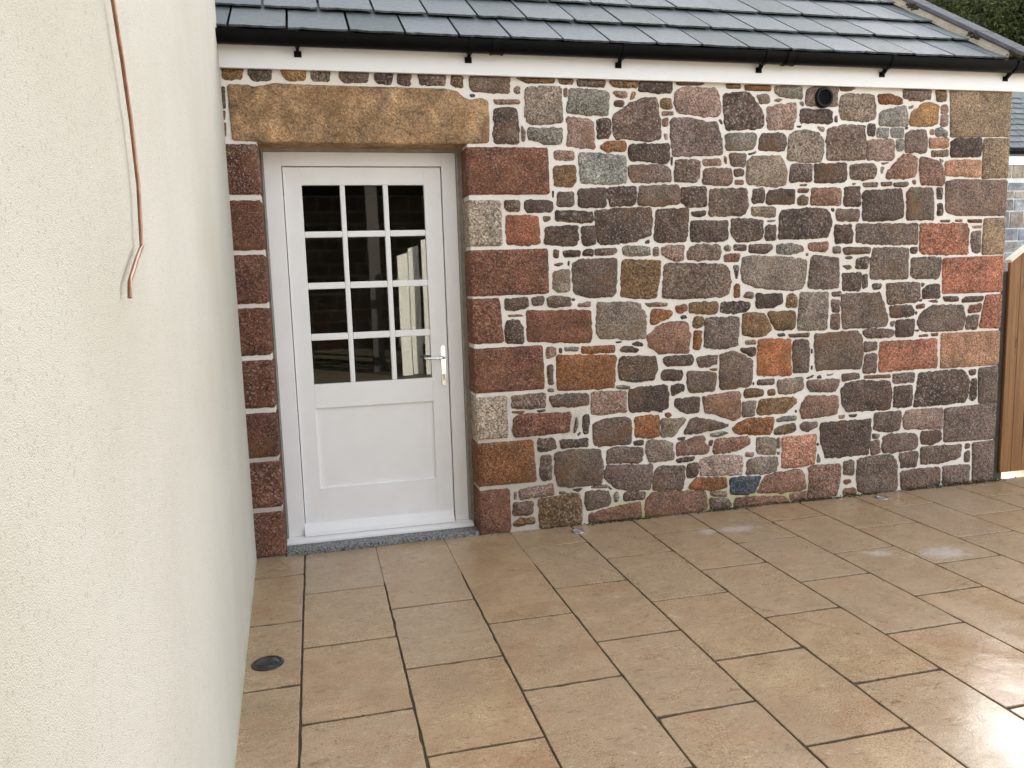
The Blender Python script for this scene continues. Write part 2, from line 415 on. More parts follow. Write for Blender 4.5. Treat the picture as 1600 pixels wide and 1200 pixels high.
# paving: a bed of joint sand carrying each slab
paving = mesh_obj('paving', [(-6, -14.6, -0.006), (8.2, -14.6, -0.006), (8.2, 0.03, -0.006), (-6, 0.03, -0.006)], [(0, 1, 2, 3)], M_joint)
tag(paving, kind='structure')
strip_x = [0.40, 0.855, 1.263, 1.674, 2.083, 2.479, 2.888, 3.283, 3.690, 4.086, 4.511, 4.907, 5.325, 5.730, 6.135, 6.540, 6.945]
def slab(x0, x1, y0, y1, rs):
    """slab with slightly chipped edges; y0 < y1"""
    def gap(x, y): return 0.0036 if not (1.2 < x < 2.2 and y > -0.60) else 0.0010
    cx, cy = (x0+x1)/2, (y0+y1)/2
    pts = []
    def edge(ax, ay, bx, by):
        L = math.hypot(bx-ax, by-ay); n = max(2, int(L/0.05))
        for i in range(n):
            t = i/n; pts.append((ax+(bx-ax)*t, ay+(by-ay)*t, i == 0))
    edge(x0, y0, x1, y0); edge(x1, y0, x1, y1); edge(x1, y1, x0, y1); edge(x0, y1, x0, y0)
    top, rim, bot = [], [], []
    for (x, y, corner) in pts:
        g = gap(x, y)
        j = g + abs(rs.gauss(0, 0.0013 if g > .002 else .0002)) + (0.004*rs.random() if (rs.random() < 0.07 and g > .002) else 0)
        dx = (1 if x < cx else -1) if (abs(x-x0) < 1e-6 or abs(x-x1) < 1e-6) else 0
        dy = (1 if y < cy else -1) if (abs(y-y0) < 1e-6 or abs(y-y1) < 1e-6) else 0
        if corner: j += rs.random()*0.002
        X, Y = x + dx*j, y + dy*j*(1.45 if g > .002 else 1)
        rim.append((X-cx, Y-cy, -0.0015)); bot.append((X-cx, Y-cy, -0.028)); top.append((X+dx*0.0025-cx, Y+dy*0.0025-cy, 0.0))
    n = len(pts)
    vs_ = top + rim + bot
    fs = [tuple(range(n))]
    for k in range(2):
        for i in range(n): fs.append((k*n+i, (k+1)*n+i, (k+1)*n+(i+1) % n, k*n+(i+1) % n))
    o = mesh_obj('slab', vs_, fs, M_slab, paving, loc=(cx, cy, rs.gauss(0, 0.0004)))
    return o
rs = random.Random(4)
for i in range(len(strip_x)-1):
    off = 0.325 if i % 2 == 0 else 0.628
    ys = [0.0 if strip_x[i] < 5.6 else 0.025]
    y = -off
    while y > -5.2: ys.append(y); y -= 0.622
    if i == 2: ys.pop(1)
    if i == 3: ys.pop(1)
    for a, b in zip(ys[1:], ys[:-1]): slab(strip_x[i], strip_x[i+1], a, b, rs)
def hairline(pts):
    vs_, fs = [], []
    for k, (x, y) in enumerate(pts):
        nx, ny = 0.35, 0.94
        vs_ += [(x-nx*0.0007, y-ny*0.0007, 0.0011), (x+nx*0.0007, y+ny*0.0007, 0.0011)]
    for k in range(len(pts)-1): fs.append((2*k, 2*k+2, 2*k+3, 2*k+1))
    mesh_obj('hairline_strip', vs_, fs, M_joint, paving)  # thin dark strip lying just above the slabs
hairline([(2.781, -1.273), (2.984, -1.583), (3.163, -1.809), (3.3, -2.034), (3.403, -2.203), (3.509, -2.351)])
hairline([(2.188, -0.337), (2.368, -0.663), (2.483, -0.871)])

# ================================================================== STONE HOUSE
house = empty('stone_house', (3.0, 0.0, 0.0))
tag(house, 'rubble stone house with slate roof, black gutter and white half-glazed door', 'house')
def hp(o): o.parent = house; o.matrix_parent_inverse = Matrix.Translation((-3.0, 0, 0)); return o
wall = empty('stone_wall'); hp(wall)

TINT = {k: lin(*v) for k, v in dict(k=(86, 72, 65), b=(107, 92, 82), m=(116, 98, 90), g=(130, 127, 119), G=(140, 138, 130), h=(134, 120, 107),
    p=(148, 122, 110), P=(174, 152, 141), r=(118, 79, 63), v=(131, 99, 84), R=(155, 99, 77), o=(133, 87, 52), O=(176, 110, 70), t=(164, 124, 80),
    y=(116, 91, 62), s=(58, 71, 82), a=(173, 131, 106), q=(162, 148, 133), A=(184, 136, 113), w=(142, 121, 97), d=(105, 68, 54), L=(168, 138, 103)).items()}

for k_, v_ in TINT.items():
    lu = 0.3*v_[0]+0.55*v_[1]+0.15*v_[2]; m_ = 0.06
    TINT[k_] = tuple((c_+(lu-c_)*m_)*w_ for c_, w_ in zip(v_, (0.985, 0.95, 0.91)))
def stone_geo(poly, yf=-0.010, depth=0.05, step=0.015, amp=0.0050, rnd=True, seed=0.0, bulge=0.005):
    """outline (x,z) -> verts, faces: rough-edged, slightly pillowed stone standing proud of the mortar"""
    n = len(poly); a = sum(poly[i][0]*poly[(i+1) % n][1]-poly[(i+1) % n][0]*poly[i][1] for i in range(n))
    if a < 0: poly = poly[::-1]
    xs = [q[0] for q in poly]; zs = [q[1] for q in poly]
    w, h = max(xs)-min(xs), max(zs)-min(zs)
    st = min(step, max(0.008, min(w, h)*0.4))
    P = []
    for i in range(n):
        ax, az = poly[i]; bx, bz = poly[(i+1) % n]
        L = math.hypot(bx-ax, bz-az); m = max(1, int(round(L/st)))
        for k in range(m): P.append((ax+(bx-ax)*k/m, az+(bz-az)*k/m))
    if rnd:
        Q = []
        for i in range(len(P)):
            ax, az = P[i]; bx, bz = P[(i+1) % len(P)]
            Q.append((ax*.5+bx*.5, az*.5+bz*.5))
        P = Q
    n = len(P); cx = sum(q[0] for q in P)/n; cz = sum(q[1] for q in P)/n; grow = (0.0054 if min(w, h) > 0.05 else 0.003) if rnd else 0.0
    am = min(amp, 0.07*min(w, h))
    out = []
    for i, (x, z) in enumerate(P):
        tx = P[(i+1) % n][0]-P[i-1][0]; tz = P[(i+1) % n][1]-P[i-1][1]; L = math.hypot(tx, tz) or 1
        d = am*(noise.noise(Vector((x*38, z*38, seed)))*1.3 + noise.noise(Vector((x*95, z*95, seed+9)))*1.35) + grow
        out.append((x + tz/L*d, z - tx/L*d))
    vs_, fs = [], []
    def ring(sx, sz, yy, rough):
        for (x, z) in out:
            X = cx+(x-cx)*sx; Z = cz+(z-cz)*sz
            y = yy + rough*noise.noise(Vector((X*16, Z*16, seed+3))) + rough*0.6*noise.noise(Vector((X*45, Z*45, seed+5)))
            vs_.append((X, y, Z))
    def sc(d): return max(0.55, 1-2*d/w), max(0.55, 1-2*d/h)
    ring(1, 1, depth, 0); ring(1, 1, yf*0.30, 0)
    ring(*sc(0.004), yf*0.72, 0.001); ring(*sc(0.011), yf, 0.0025)
    ring(*(q*0.80 for q in sc(0.011)), yf-bulge*0.7, 0.005); ring(*(q*0.42 for q in sc(0.011)), yf-bulge, 0.006)
    k = 6
    for r in range(k-1):
        for i in range(n): fs.append((r*n+i, r*n+(i+1) % n, (r+1)*n+(i+1) % n, (r+1)*n+i))
    vs_.append((cx, yf-bulge, cz)); c = len(vs_)-1
    for i in range(n): fs.append(((k-1)*n+i, (k-1)*n+(i+1) % n, c))
    return vs_, fs, (cx, cz)
def vary(t, r, s=0.10):
    k = 1+r.uniform(-s, s); h = r.uniform(-0.04, 0.04)
    return (t[0]*k*(1+h), t[1]*k, t[2]*k*(1-h))
rs = random.Random(11)
def put_stone(name, poly, code, **kw):
    sd = rs.random()*50
    vs_, fs, (cx, cz) = stone_geo(poly, seed=sd, **kw)
    o = mesh_obj(name, [(x-cx, y, z-cz) for x, y, z in vs_], fs, M_granite, wall, True, (cx, 0, cz), vary(TINT[code], rs))
    return o
STONES = """\
k 5027,824 5192,826 5387,827 5443,756 5439,653 5423,598 5249,593 4992,587 5009,704
b 3128,1604 3158,1617 3519,1607 3566,1578 3586,1500 3575,1429 3528,1402 3295,1400 3112,1406 3116,1514
k 4257,529 4416,529 4653,528 4653,399 4635,282 4423,284 4301,283 4264,391
R 4705,1053 5162,1054 5170,855 4998,857 4703,850 4704,954
h 3666,1646 3729,1655 3971,1639 4127,1617 4129,1520 4106,1437 4024,1425 3731,1460 3667,1497 3659,1569
b 4204,1129 4399,1135 4528,1137 4565,1090 4573,961 4558,885 4449,888 4218,890 4203,1018
b 4555,250 4652,265 4823,263 4870,207 4880,86 4878,6 4661,2 4562,28 4549,148
o 2418,1082 2796,1065 2785,866 2656,863 2416,868 2412,972
R 4992,1835 5370,1834 5386,1788 5381,1629 5009,1637 4994,1683
r 2231,1362 2378,1355 2639,1349 2638,1157 2552,1156 2233,1180
k 4410,749 4452,789 4539,799 4796,779 4813,677 4798,585 4589,591 4458,593 4422,642
b 4397,1382 4475,1387 4693,1389 4725,1315 4753,1232 4760,1179 4726,1159 4561,1158 4408,1160
k 2677,1946 2814,1958 3037,1960 3047,1872 3039,1797 2921,1759 2774,1745 2692,1756 2682,1830
m 3173,2479 3192,2496 3296,2501 3408,2477 3484,2474 3515,2384 3523,2317 3516,2283 3371,2275 3187,2274 3173,2380
h 2678,1392 2917,1389 2954,1375 3002,1304 2997,1157 2877,1161 2693,1178 2675,1200
k 3938,1938 4128,1947 4260,1942 4298,1913 4312,1855 4281,1762 4132,1758 3924,1758 3927,1860
b 2389,476 2539,485 2679,474 2700,386 2694,256 2497,252 2409,264 2389,327
m 2800,2506 2930,2586 3017,2614 3082,2609 3103,2478 3110,2380 3051,2359 2913,2371 2812,2373 2798,2409
b 4497,1842 4969,1839 4978,1705 4751,1706 4500,1725
v 2996,125 3027,159 3214,152 3405,137 3422,83 3418,12 3293,5 3057,-1 2987,18
b 2527,1639 2588,1658 2804,1659 2814,1591 2802,1489 2794,1431 2655,1429 2541,1450 2528,1532
m 4257,2392 4272,2455 4404,2471 4537,2473 4553,2360 4552,2261 4452,2253 4265,2256
b 4993,1177 5027,1237 5106,1284 5363,1278 5391,1191 5372,1110 5178,1107 5060,1109 5013,1138
k 4541,2051 4600,2058 4833,2068 4853,1980 4853,1885 4788,1867 4641,1862 4543,1867
b 4612,1595 4630,1683 4752,1684 4905,1677 4905,1572 4905,1475 4616,1480
O 3784,1105 3816,1114 4021,1105 4023,990 4026,867 3778,882 3781,1003
y 2846,1638 2875,1648 3102,1639 3090,1515 3070,1408 2917,1413 2836,1430 2841,1556
y 2273,191 2496,209 2544,197 2557,109 2551,0 2286,7 2275,123
v 4169,228 4216,240 4420,230 4423,143 4395,12 4299,6 4169,10 4184,126
k 3525,2639 3636,2658 3713,2657 3745,2603 3796,2557 3809,2469 3794,2445 3546,2432 3534,2519
h 4090,1409 4295,1402 4294,1276 4287,1157 4071,1165 4082,1334
A 3974,452 4075,451 4224,454 4223,317 4216,248 4079,240 3973,245
G 2579,2286 2721,2282 2876,2268 2880,2189 2881,2113 2765,2104 2589,2114
b 3518,1031 3601,1049 3666,1023 3743,983 3744,858 3724,815 3515,802 3507,908
v 3004,1171 3096,1240 3156,1255 3279,1250 3302,1171 3294,1057 3202,1058 3094,1060 3019,1107
h 3700,2250 3739,2274 3920,2278 3953,2251 3974,2182 3971,2098 3899,2084 3709,2102 3689,2126
m 2712,327 2728,369 2830,360 2967,348 3040,349 3035,254 3019,189 2904,196 2797,210 2715,283
r 2135,716 2171,734 2496,723 2483,603 2132,597 2126,630
b 3407,1269 3640,1267 3644,1170 3633,1083 3514,1067 3400,1084
p 3200,2631 3244,2677 3371,2678 3468,2677 3495,2638 3511,2538 3492,2518 3408,2513 3221,2530 3199,2579
h 2265,2653 2367,2661 2476,2660 2481,2564 2478,2459 2273,2447 2254,2496 2261,2622
b 4160,1606 4176,1645 4369,1626 4377,1469 4366,1428 4223,1429 4143,1439
h 3990,2403 4038,2431 4118,2436 4200,2420 4238,2364 4236,2280 4220,2242 4073,2241 3981,2258 3983,2334
v 3844,196 3928,211 4097,223 4131,201 4159,89 4125,77 3955,74 3787,94
b 4877,2053 4911,2075 5078,2073 5094,1941 5097,1867 4884,1866
k 3078,1949 3288,1954 3288,1855 3276,1752 3084,1752 3062,1776
p 4938,567 5232,563 5230,419 5072,427 4920,442 4912,522
b 3436,2066 3494,2072 3696,2075 3701,1968 3689,1926 3642,1909 3433,1912
m 4905,132 4992,144 5225,136 5233,70 5231,14 5016,5 4915,11
h 4357,2651 4398,2666 4598,2667 4617,2594 4616,2517 4528,2498 4361,2509 4347,2568
m 2645,641 2727,667 2846,669 2891,651 2898,586 2886,493 2672,497 2639,520
k 2881,839 2949,852 3139,854 3154,785 3142,707 3100,699 2890,699 2880,767
v 3388,766 3491,774 3656,782 3660,693 3657,612 3613,593 3500,638 3404,659
P 3369,350 3453,369 3672,355 3679,286 3673,226 3494,235 3373,246
b 5068,298 5264,291 5406,287 5401,202 5223,169 5065,174
k 2820,1040 2846,1052 3064,1044 3075,969 3055,899 2926,889 2822,906 2815,970
v 4146,717 4385,705 4392,636 4380,583 4243,570 4115,571 4097,641
g 2531,2651 2642,2653 2747,2646 2775,2634 2770,2505 2639,2506 2507,2517 2523,2597
b 4743,1446 4848,1447 5000,1446 5009,1343 4987,1317 4757,1307 4745,1382
R 2125,1923 2244,1925 2316,1914 2326,1757 2239,1752 2127,1757 2119,1839
b 3067,325 3121,331 3262,319 3258,234 3246,164 3136,163 3042,179 3043,253
m 4755,391 4799,409 4944,406 5027,389 5035,329 5023,290 4849,280 4745,289
b 4930,1609 5168,1611 5171,1543 5152,1468 4954,1474 4930,1504
k 3307,1875 3440,1877 3564,1875 3561,1768 3526,1751 3310,1751
p 2634,840 2863,832 2860,701 2653,698 2631,706
b 2966,2094 3229,2094 3233,1985 3092,1975 2952,1980
v 4972,2278 5034,2267 5123,2249 5152,2213 5175,2110 5158,2092 4989,2096 4967,2198
a 5173,2246 5257,2257 5461,2255 5463,2151 5353,2150 5177,2158
p 3829,2571 3907,2587 4034,2606 4040,2528 4005,2441 3835,2442
m 5253,142 5481,138 5478,11 5259,11
k 5211,2381 5250,2396 5458,2402 5462,2332 5455,2284 5301,2280 5216,2279
k 3586,1886 3687,1886 3806,1876 3808,1763 3728,1747 3634,1745 3586,1788
v 2603,64 2735,84 2953,110 2956,2 2787,9 2602,10
k 2071,2524 2128,2537 2202,2538 2212,2433 2208,2338 2082,2337 2062,2355
b 4677,566 4892,567 4891,484 4880,438 4799,428 4677,449
o 3599,541 3643,574 3732,598 3905,589 3902,533 3882,481 3627,503
t 4883,2528 4891,2557 4975,2619 5044,2624 5102,2611 5099,2489 4981,2474 4885,2482
k 2905,2338 3102,2343 3161,2344 3165,2247 3153,2230 3043,2237 2904,2246 2898,2312
p 2514,2488 2604,2486 2674,2472 2676,2401 2678,2316 2587,2316 2507,2328 2515,2399
k 4175,2227 4406,2232 4417,2140 4389,2115 4182,2111
v 4708,2161 4774,2233 4832,2288 4876,2291 4951,2270 4942,2154 4873,2139 4717,2140
m 2897,2213 2999,2216 3131,2220 3176,2187 3175,2120 3020,2117 2910,2117 2896,2180
y 3673,1284 3733,1292 3830,1277 3855,1225 3880,1181 3832,1139 3735,1136 3670,1154
p 4565,2382 4761,2384 4767,2327 4766,2262 4723,2255 4561,2257
b 3283,936 3372,931 3487,910 3483,859 3475,797 3294,798 3279,871
y 3809,720 3903,718 4053,719 4075,680 4021,646 3988,618 3781,618 3785,670
m 4105,2673 4144,2704 4331,2708 4330,2592 4107,2591
b 4042,1085 4080,1098 4155,1091 4164,982 4151,882 4050,881 4040,989
h 2999,499 3060,508 3176,477 3188,373 3160,364 3013,366 2994,433
m 2733,466 2793,482 2975,460 2971,406 2959,367 2724,385
g 4647,2552 4668,2567 4841,2604 4865,2542 4868,2478 4722,2472 4650,2478
h 3711,314 3793,330 3934,322 3939,271 3927,226 3819,217 3711,223
v 4158,2074 4373,2073 4376,1969 4152,1970
s 3589,204 3662,208 3815,200 3771,95 3713,85 3594,101
m 4857,2428 4895,2446 5008,2451 5021,2372 5019,2307 4980,2303 4853,2309
o 2920,663 2985,666 3088,666 3084,528 3030,522 2923,537
k 2360,1855 2486,1859 2563,1855 2566,1799 2554,1746 2504,1743 2354,1756
v 3485,479 3614,476 3719,479 3736,433 3671,400 3574,382 3469,387 3461,410
v 3204,468 3325,502 3401,507 3405,459 3437,427 3421,387 3294,394 3207,395
b 3209,2251 3371,2245 3364,2147 3341,2116 3194,2120
v 3622,64 3746,67 3981,48 4032,16 4024,1 3830,5 3623,10
k 4832,738 4967,742 4979,674 4973,596 4828,594
y 3850,1291 4051,1287 4057,1210 4045,1173 3962,1166 3905,1176 3871,1239
g 3538,2405 3677,2414 3747,2414 3759,2387 3740,2325 3693,2308 3546,2313
b 3280,1683 3310,1727 3372,1733 3503,1727 3511,1678 3496,1636 3333,1639 3283,1648
b 1934,2706 2167,2710 2161,2620 2065,2620 1940,2627
o 3290,178 3341,233 3563,213 3559,146 3454,140 3309,160
b 3310,632 3452,607 3577,564 3532,549 3373,532 3259,533
k 2765,2085 2939,2088 2942,2034 2930,1978 2771,1975 2763,2029
k 3246,2083 3409,2083 3410,1967 3273,1965 3246,1992
m 3780,2387 3800,2415 3958,2413 3967,2362 3960,2313 3920,2305 3777,2315
m 3417,2201 3586,2191 3590,2112 3555,2095 3383,2106 3394,2181
k 4063,2566 4278,2563 4298,2560 4296,2483 4069,2483
k 2571,2072 2746,2082 2748,2015 2744,1969 2587,1970 2573,1990
b 4440,2221 4520,2229 4621,2229 4644,2190 4624,2140 4540,2127 4443,2136
b 2358,833 2510,842 2611,831 2614,764 2508,761 2378,770
k 3844,2064 4032,2071 4038,1986 4006,1976 3829,1981 3836,2030
b 2581,212 2727,205 2753,148 2748,112 2590,88 2580,150
m 4152,822 4391,819 4388,766 4359,737 4171,749 4153,788
m 2122,849 2334,852 2336,769 2235,765 2120,780
h 3935,835 4068,846 4118,843 4120,768 4003,741 3936,749 3931,794
g 2269,2424 2478,2425 2474,2337 2359,2339 2271,2367
b 4005,2223 4159,2224 4153,2122 3995,2115
k 4828,1188 4841,1195 4975,1197 4973,1140 4966,1082 4827,1084
k 3768,1408 3954,1406 3959,1351 3895,1317 3769,1322
y 2435,2211 2557,2212 2558,2127 2533,2091 2428,2095 2416,2179
k 4397,1519 4538,1526 4541,1408 4409,1412
k 3193,761 3365,766 3365,669 3278,661 3239,678 3193,725
h 3100,640 3270,631 3239,582 3176,517 3099,527
k 4338,1833 4456,1839 4470,1788 4468,1719 4341,1725 4331,1776
h 3775,452 3791,462 3916,452 3921,346 3859,343 3784,364
k 4398,2080 4516,2083 4524,1957 4402,1962
k 5064,407 5226,402 5229,338 5170,310 5067,319 5056,367
m 4886,265 5033,269 5039,225 5028,165 4909,160
m 2153,263 2373,285 2378,213 2155,206
k 2428,1949 2523,1943 2665,1940 2656,1877 2557,1882 2430,1893
k 2105,1307 2181,1307 2204,1269 2205,1171 2101,1176 2096,1240
k 4775,1292 4944,1293 4968,1255 4956,1221 4782,1216
y 3299,1369 3489,1369 3497,1333 3481,1295 3380,1299 3298,1313
k 2970,2707 3181,2709 3177,2647 3090,2642 2970,2649
m 4820,2703 5036,2706 5038,2652 4965,2638 4878,2638 4826,2655
k 3520,1364 3671,1362 3727,1345 3703,1307 3655,1294 3517,1300
h 2406,1586 2452,1598 2505,1596 2502,1469 2442,1467 2403,1482
m 4593,975 4685,974 4676,848 4575,850
m 4570,1139 4684,1145 4799,1132 4813,1101 4774,1084 4598,1088 4576,1112
k 3117,1027 3163,1039 3318,1034 3325,1005 3314,974 3140,978 3117,1002
g 3886,2701 4072,2705 4074,2634 3970,2635 3887,2654
b 4344,1941 4512,1934 4514,1863 4345,1873
p 3106,1711 3144,1727 3261,1728 3257,1642 3219,1632 3158,1651 3110,1680
k 5029,1396 5081,1428 5163,1426 5172,1337 5031,1339
m 4810,829 4995,826 4984,764 4822,766
k 2237,2009 2402,2008 2410,1988 2404,1946 2245,1944 2236,1973
b 5410,1780 5484,1781 5487,1634 5427,1640 5405,1697
g 3913,1722 4018,1725 4092,1708 4109,1679 4019,1659 3914,1665
b 2302,462 2356,466 2365,400 2356,307 2298,314 2289,378
b 3442,81 3567,73 3600,28 3560,5 3446,12
k 2699,2482 2780,2489 2785,2428 2775,2373 2697,2372
h 3726,1961 3897,1956 3894,1896 3731,1908
m 2112,182 2237,180 2231,102 2113,107
o 4636,2668 4707,2675 4802,2654 4829,2619 4778,2611 4642,2616
o 2573,1128 2793,1126 2792,1083 2576,1086
o 3043,1333 3074,1341 3180,1321 3172,1290 3103,1264 3046,1246 3031,1261
k 2588,1851 2674,1853 2677,1746 2597,1741 2591,1798
g 2851,1719 2876,1732 3024,1726 3031,1688 3024,1673 2861,1678
b 5404,1202 5498,1206 5496,1148 5489,1109 5395,1109
b 4397,1687 4426,1694 4610,1690 4607,1650 4411,1647
b 2099,1436 2244,1441 2241,1384 2145,1371 2099,1376
a 5037,2398 5192,2397 5190,2341 5044,2336
k 3105,932 3132,955 3248,941 3244,888 3217,879 3105,892
h 3674,707 3772,715 3757,612 3675,614
k 2423,558 2503,548 2603,553 2605,501 2502,506 2430,505
b 3345,1019 3490,1029 3491,975 3435,960 3365,959
b 1215,2714 1362,2713 1354,2660 1237,2653 1204,2677
y 3907,502 3956,533 4069,539 4070,490 4024,478 3915,477
b 2283,573 2384,570 2397,504 2314,493 2278,499
b 1641,2711 1795,2712 1788,2656 1651,2655
b 2363,1436 2413,1443 2505,1431 2514,1384 2369,1382
o 2714,2323 2764,2353 2879,2354 2878,2302 2749,2296
b 2445,2053 2539,2056 2541,1984 2530,1974 2439,1978
b 3573,2290 3682,2287 3675,2212 3582,2215
b 3713,1723 3873,1723 3881,1702 3833,1671 3713,1677
v 4141,1725 4286,1730 4287,1690 4259,1665 4146,1685
b 4446,247 4525,248 4524,150 4448,157
b 2842,176 2873,184 2988,170 2980,126 2842,128
k 3278,321 3333,335 3357,329 3357,254 3333,238 3278,239
k 5466,755 5504,756 5511,624 5484,602 5455,612
y 2782,2708 2960,2710 2956,2670 2823,2667 2785,2683
y 3686,791 3738,795 3828,779 3821,742 3690,739
k 3831,1844 3903,1843 3904,1754 3828,1752
k 3737,2068 3808,2073 3819,2030 3813,1988 3734,1985
m 4649,368 4720,374 4731,322 4727,283 4661,276
b 2577,2706 2755,2707 2748,2669 2580,2668
k 5352,1316 5388,1338 5537,1336 5525,1302 5353,1296
b 729,2710 848,2711 842,2654 749,2652 733,2676
t 894,2712 1027,2713 1020,2661 932,2657 908,2681
k 4504,1616 4598,1624 4587,1551 4501,1553
m 4324,1254 4383,1261 4386,1158 4322,1161
v 4032,55 4160,66 4161,11 4049,10
m 4412,852 4550,852 4556,817 4417,802
p 2426,2295 2544,2297 2550,2251 2529,2244 2429,2250
y 3988,1379 4012,1404 4062,1387 4059,1315 3989,1314
o 3329,1191 3384,1190 3372,1096 3364,1068 3325,1077
b 4107,533 4141,542 4231,535 4231,508 4159,479 4108,498
y 2111,61 2152,85 2245,79 2250,39 2114,36
m 4582,1059 4678,1058 4680,1005 4584,994
o 3672,2704 3855,2704 3855,2673 3676,2672
g 4741,2458 4835,2460 4833,2399 4743,2401
b 5058,2318 5191,2324 5193,2283 5060,2278
b 2671,1720 2813,1722 2816,1700 2783,1680 2674,1681
y 2207,2705 2440,2708 2436,2682 2266,2680
k 1397,2710 1495,2710 1491,2653 1411,2655 1397,2678
b 2114,2010 2209,2009 2204,1951 2140,1950 2116,1968
r 5415,1272 5522,1280 5515,1229 5408,1226
y 5075,2706 5161,2705 5162,2644 5087,2639
v 3534,1660 3558,1670 3648,1669 3641,1622 3535,1621
y 599,2709 700,2710 693,2659 602,2654
g 4635,2453 4724,2458 4722,2405 4700,2397 4637,2400
y 4447,55 4544,53 4555,5 4448,7
b 1059,2712 1154,2712 1147,2656 1058,2662
k 2576,699 2609,710 2619,650 2607,579 2577,585 2571,646
p 3386,2255 3508,2256 3512,2218 3394,2214
k 3170,842 3193,855 3259,851 3259,815 3178,784
m 4321,1351 4381,1348 4383,1274 4328,1272
m 3779,848 3906,852 3902,815 3779,815
g 3922,577 3972,592 4072,592 4073,562 3927,561
y 3104,2606 3177,2612 3181,2555 3148,2548 3111,2554
y 3326,1269 3349,1283 3392,1277 3388,1217 3322,1216
g 5087,2461 5131,2466 5176,2439 5176,2411 5085,2415
k 3651,1061 3764,1062 3767,1018 3736,1007 3679,1037
k 1529,2711 1598,2710 1593,2649 1528,2652
b 2352,1024 2388,1028 2387,904 2356,906
k 5194,1344 5323,1340 5329,1309 5214,1309
k 2468,1714 2578,1713 2578,1678 2475,1674
r 4589,830 4793,826 4798,806 4590,811
k 2824,1102 2847,1119 2899,1113 2959,1092 2936,1074 2831,1085
h 3442,130 3567,118 3563,81 3454,103
k 4562,2481 4617,2481 4615,2407 4564,2414
h 3754,2644 3828,2649 3848,2626 3844,2602 3782,2594
p 5127,2547 5180,2551 5178,2490 5157,2479 5121,2482
k 5123,1971 5164,1974 5172,1892 5123,1889
y 1827,2706 1892,2705 1888,2641 1828,2654
b 5433,232 5480,237 5480,159 5432,159
b 4058,2011 4094,2032 4131,2014 4128,1971 4058,1973
g 4782,2384 4838,2383 4837,2316 4785,2320
b 4550,1508 4589,1514 4596,1432 4557,1415
p 2067,2580 2223,2582 2226,2562 2082,2556
o 3608,1464 3628,1484 3648,1477 3648,1395 3609,1396
k 5114,2074 5159,2078 5158,2000 5118,2000
b 2265,1436 2342,1444 2334,1397 2271,1393
y 4004,1138 4162,1139 4154,1115 4013,1120
R 3203,1352 3272,1363 3283,1328 3241,1307 3210,1316
k 3199,365 3254,375 3337,374 3325,350 3215,345
p 2351,1133 2408,1132 2407,1089 2357,1064 2350,1092
b 3606,1725 3693,1725 3689,1688 3603,1690
k 3307,1933 3410,1943 3410,1915 3371,1903 3318,1906
p 2795,2638 2813,2648 2891,2643 2890,2606 2823,2613
b 4770,2107 4883,2114 4892,2096 4858,2083 4775,2085
p 2995,1379 3066,1380 3149,1374 3142,1357 3021,1358
b 3601,2195 3671,2196 3668,2154 3605,2150
b 4535,2107 4650,2111 4651,2083 4544,2084
g 3440,515 3533,527 3577,512 3493,493 3448,500
p 5124,2611 5168,2616 5179,2562 5126,2557
b 4321,1700 4380,1699 4381,1655 4326,1656
y 2460,2707 2556,2706 2549,2680 2470,2679
b 3676,1404 3700,1429 3748,1420 3744,1384 3676,1390
b 4630,1446 4704,1447 4700,1414 4640,1410
k 2596,1705 2625,1719 2661,1718 2660,1678 2595,1681
y 3543,2706 3643,2705 3644,2682 3548,2683
r 5369,1860 5488,1862 5490,1841 5379,1843
y 3857,780 3911,781 3915,743 3858,741
y 3207,2705 3400,2707 3371,2695 3222,2692
b 5434,820 5500,824 5493,785 5455,779
k 4919,1680 4976,1683 4973,1642 4925,1643
k 2808,2590 2858,2594 2876,2578 2858,2555 2808,2561
g 2465,1131 2559,1126 2551,1104 2468,1108
k 583,2611 601,2615 599,2504 580,2507
g 2770,176 2797,195 2812,157 2792,122 2774,131
m 4324,1404 4392,1406 4393,1376 4329,1374
b 3603,1595 3639,1597 3635,1534 3624,1506
p 3054,1719 3091,1721 3091,1670 3053,1669
k 2911,509 2980,511 2976,479 2911,485
b 4675,2111 4761,2114 4758,2090 4681,2089
y 4343,2706 4463,2706 4422,2686 4356,2686
p 2554,1389 2637,1403 2636,1372 2557,1375
r 4980,1291 5051,1300 5052,1273 4985,1268
r 4057,2072 4138,2072 4126,2049 4057,2048
p 3691,1109 3763,1113 3768,1087 3695,1087
b 4664,425 4727,413 4719,390 4670,390
p 3700,371 3762,366 3754,337 3700,345
b 2617,234 2655,249 2726,242 2726,224
p 3609,2126 3668,2129 3668,2100 3610,2100
g 2795,869 2844,873 2896,859 2873,847 2806,854
p 3928,448 3953,453 3954,381 3933,383
r 4445,110 4498,121 4512,96 4464,81
p 3118,2492 3156,2496 3151,2446 3121,2449
y 2409,1722 2440,1718 2439,1668 2408,1675
b 2512,590 2532,698 2546,648 2526,600
g 3538,1719 3569,1729 3585,1708 3573,1687 3538,1691
p 3118,2534 3192,2534 3192,2516 3118,2513
m 2232,2442 2252,2408 2250,2351 2231,2351
k 2903,1130 2944,1142 2981,1126 2981,1112 2914,1119
p 2192,2651 2209,2661 2229,2656 2224,2615 2194,2620
r 5435,289 5477,290 5474,257 5436,257
b 4396,1574 4455,1577 4473,1558 4439,1548
g 4233,262 4244,323 4267,266 4250,254
t 2905,2595 2923,2644 2952,2642 2933,2606
b 2348,1917 2393,1916 2392,1894 2354,1887
p 4186,2461 4243,2458 4240,2431 4216,2434
a 5408,1818 5491,1819 5487,1806 5418,1803
p 5039,2452 5074,2456 5071,2420 5040,2423
b 577,2426 595,2430 590,2360 578,2359
o 3123,672 3154,677 3173,661 3154,644 3131,653
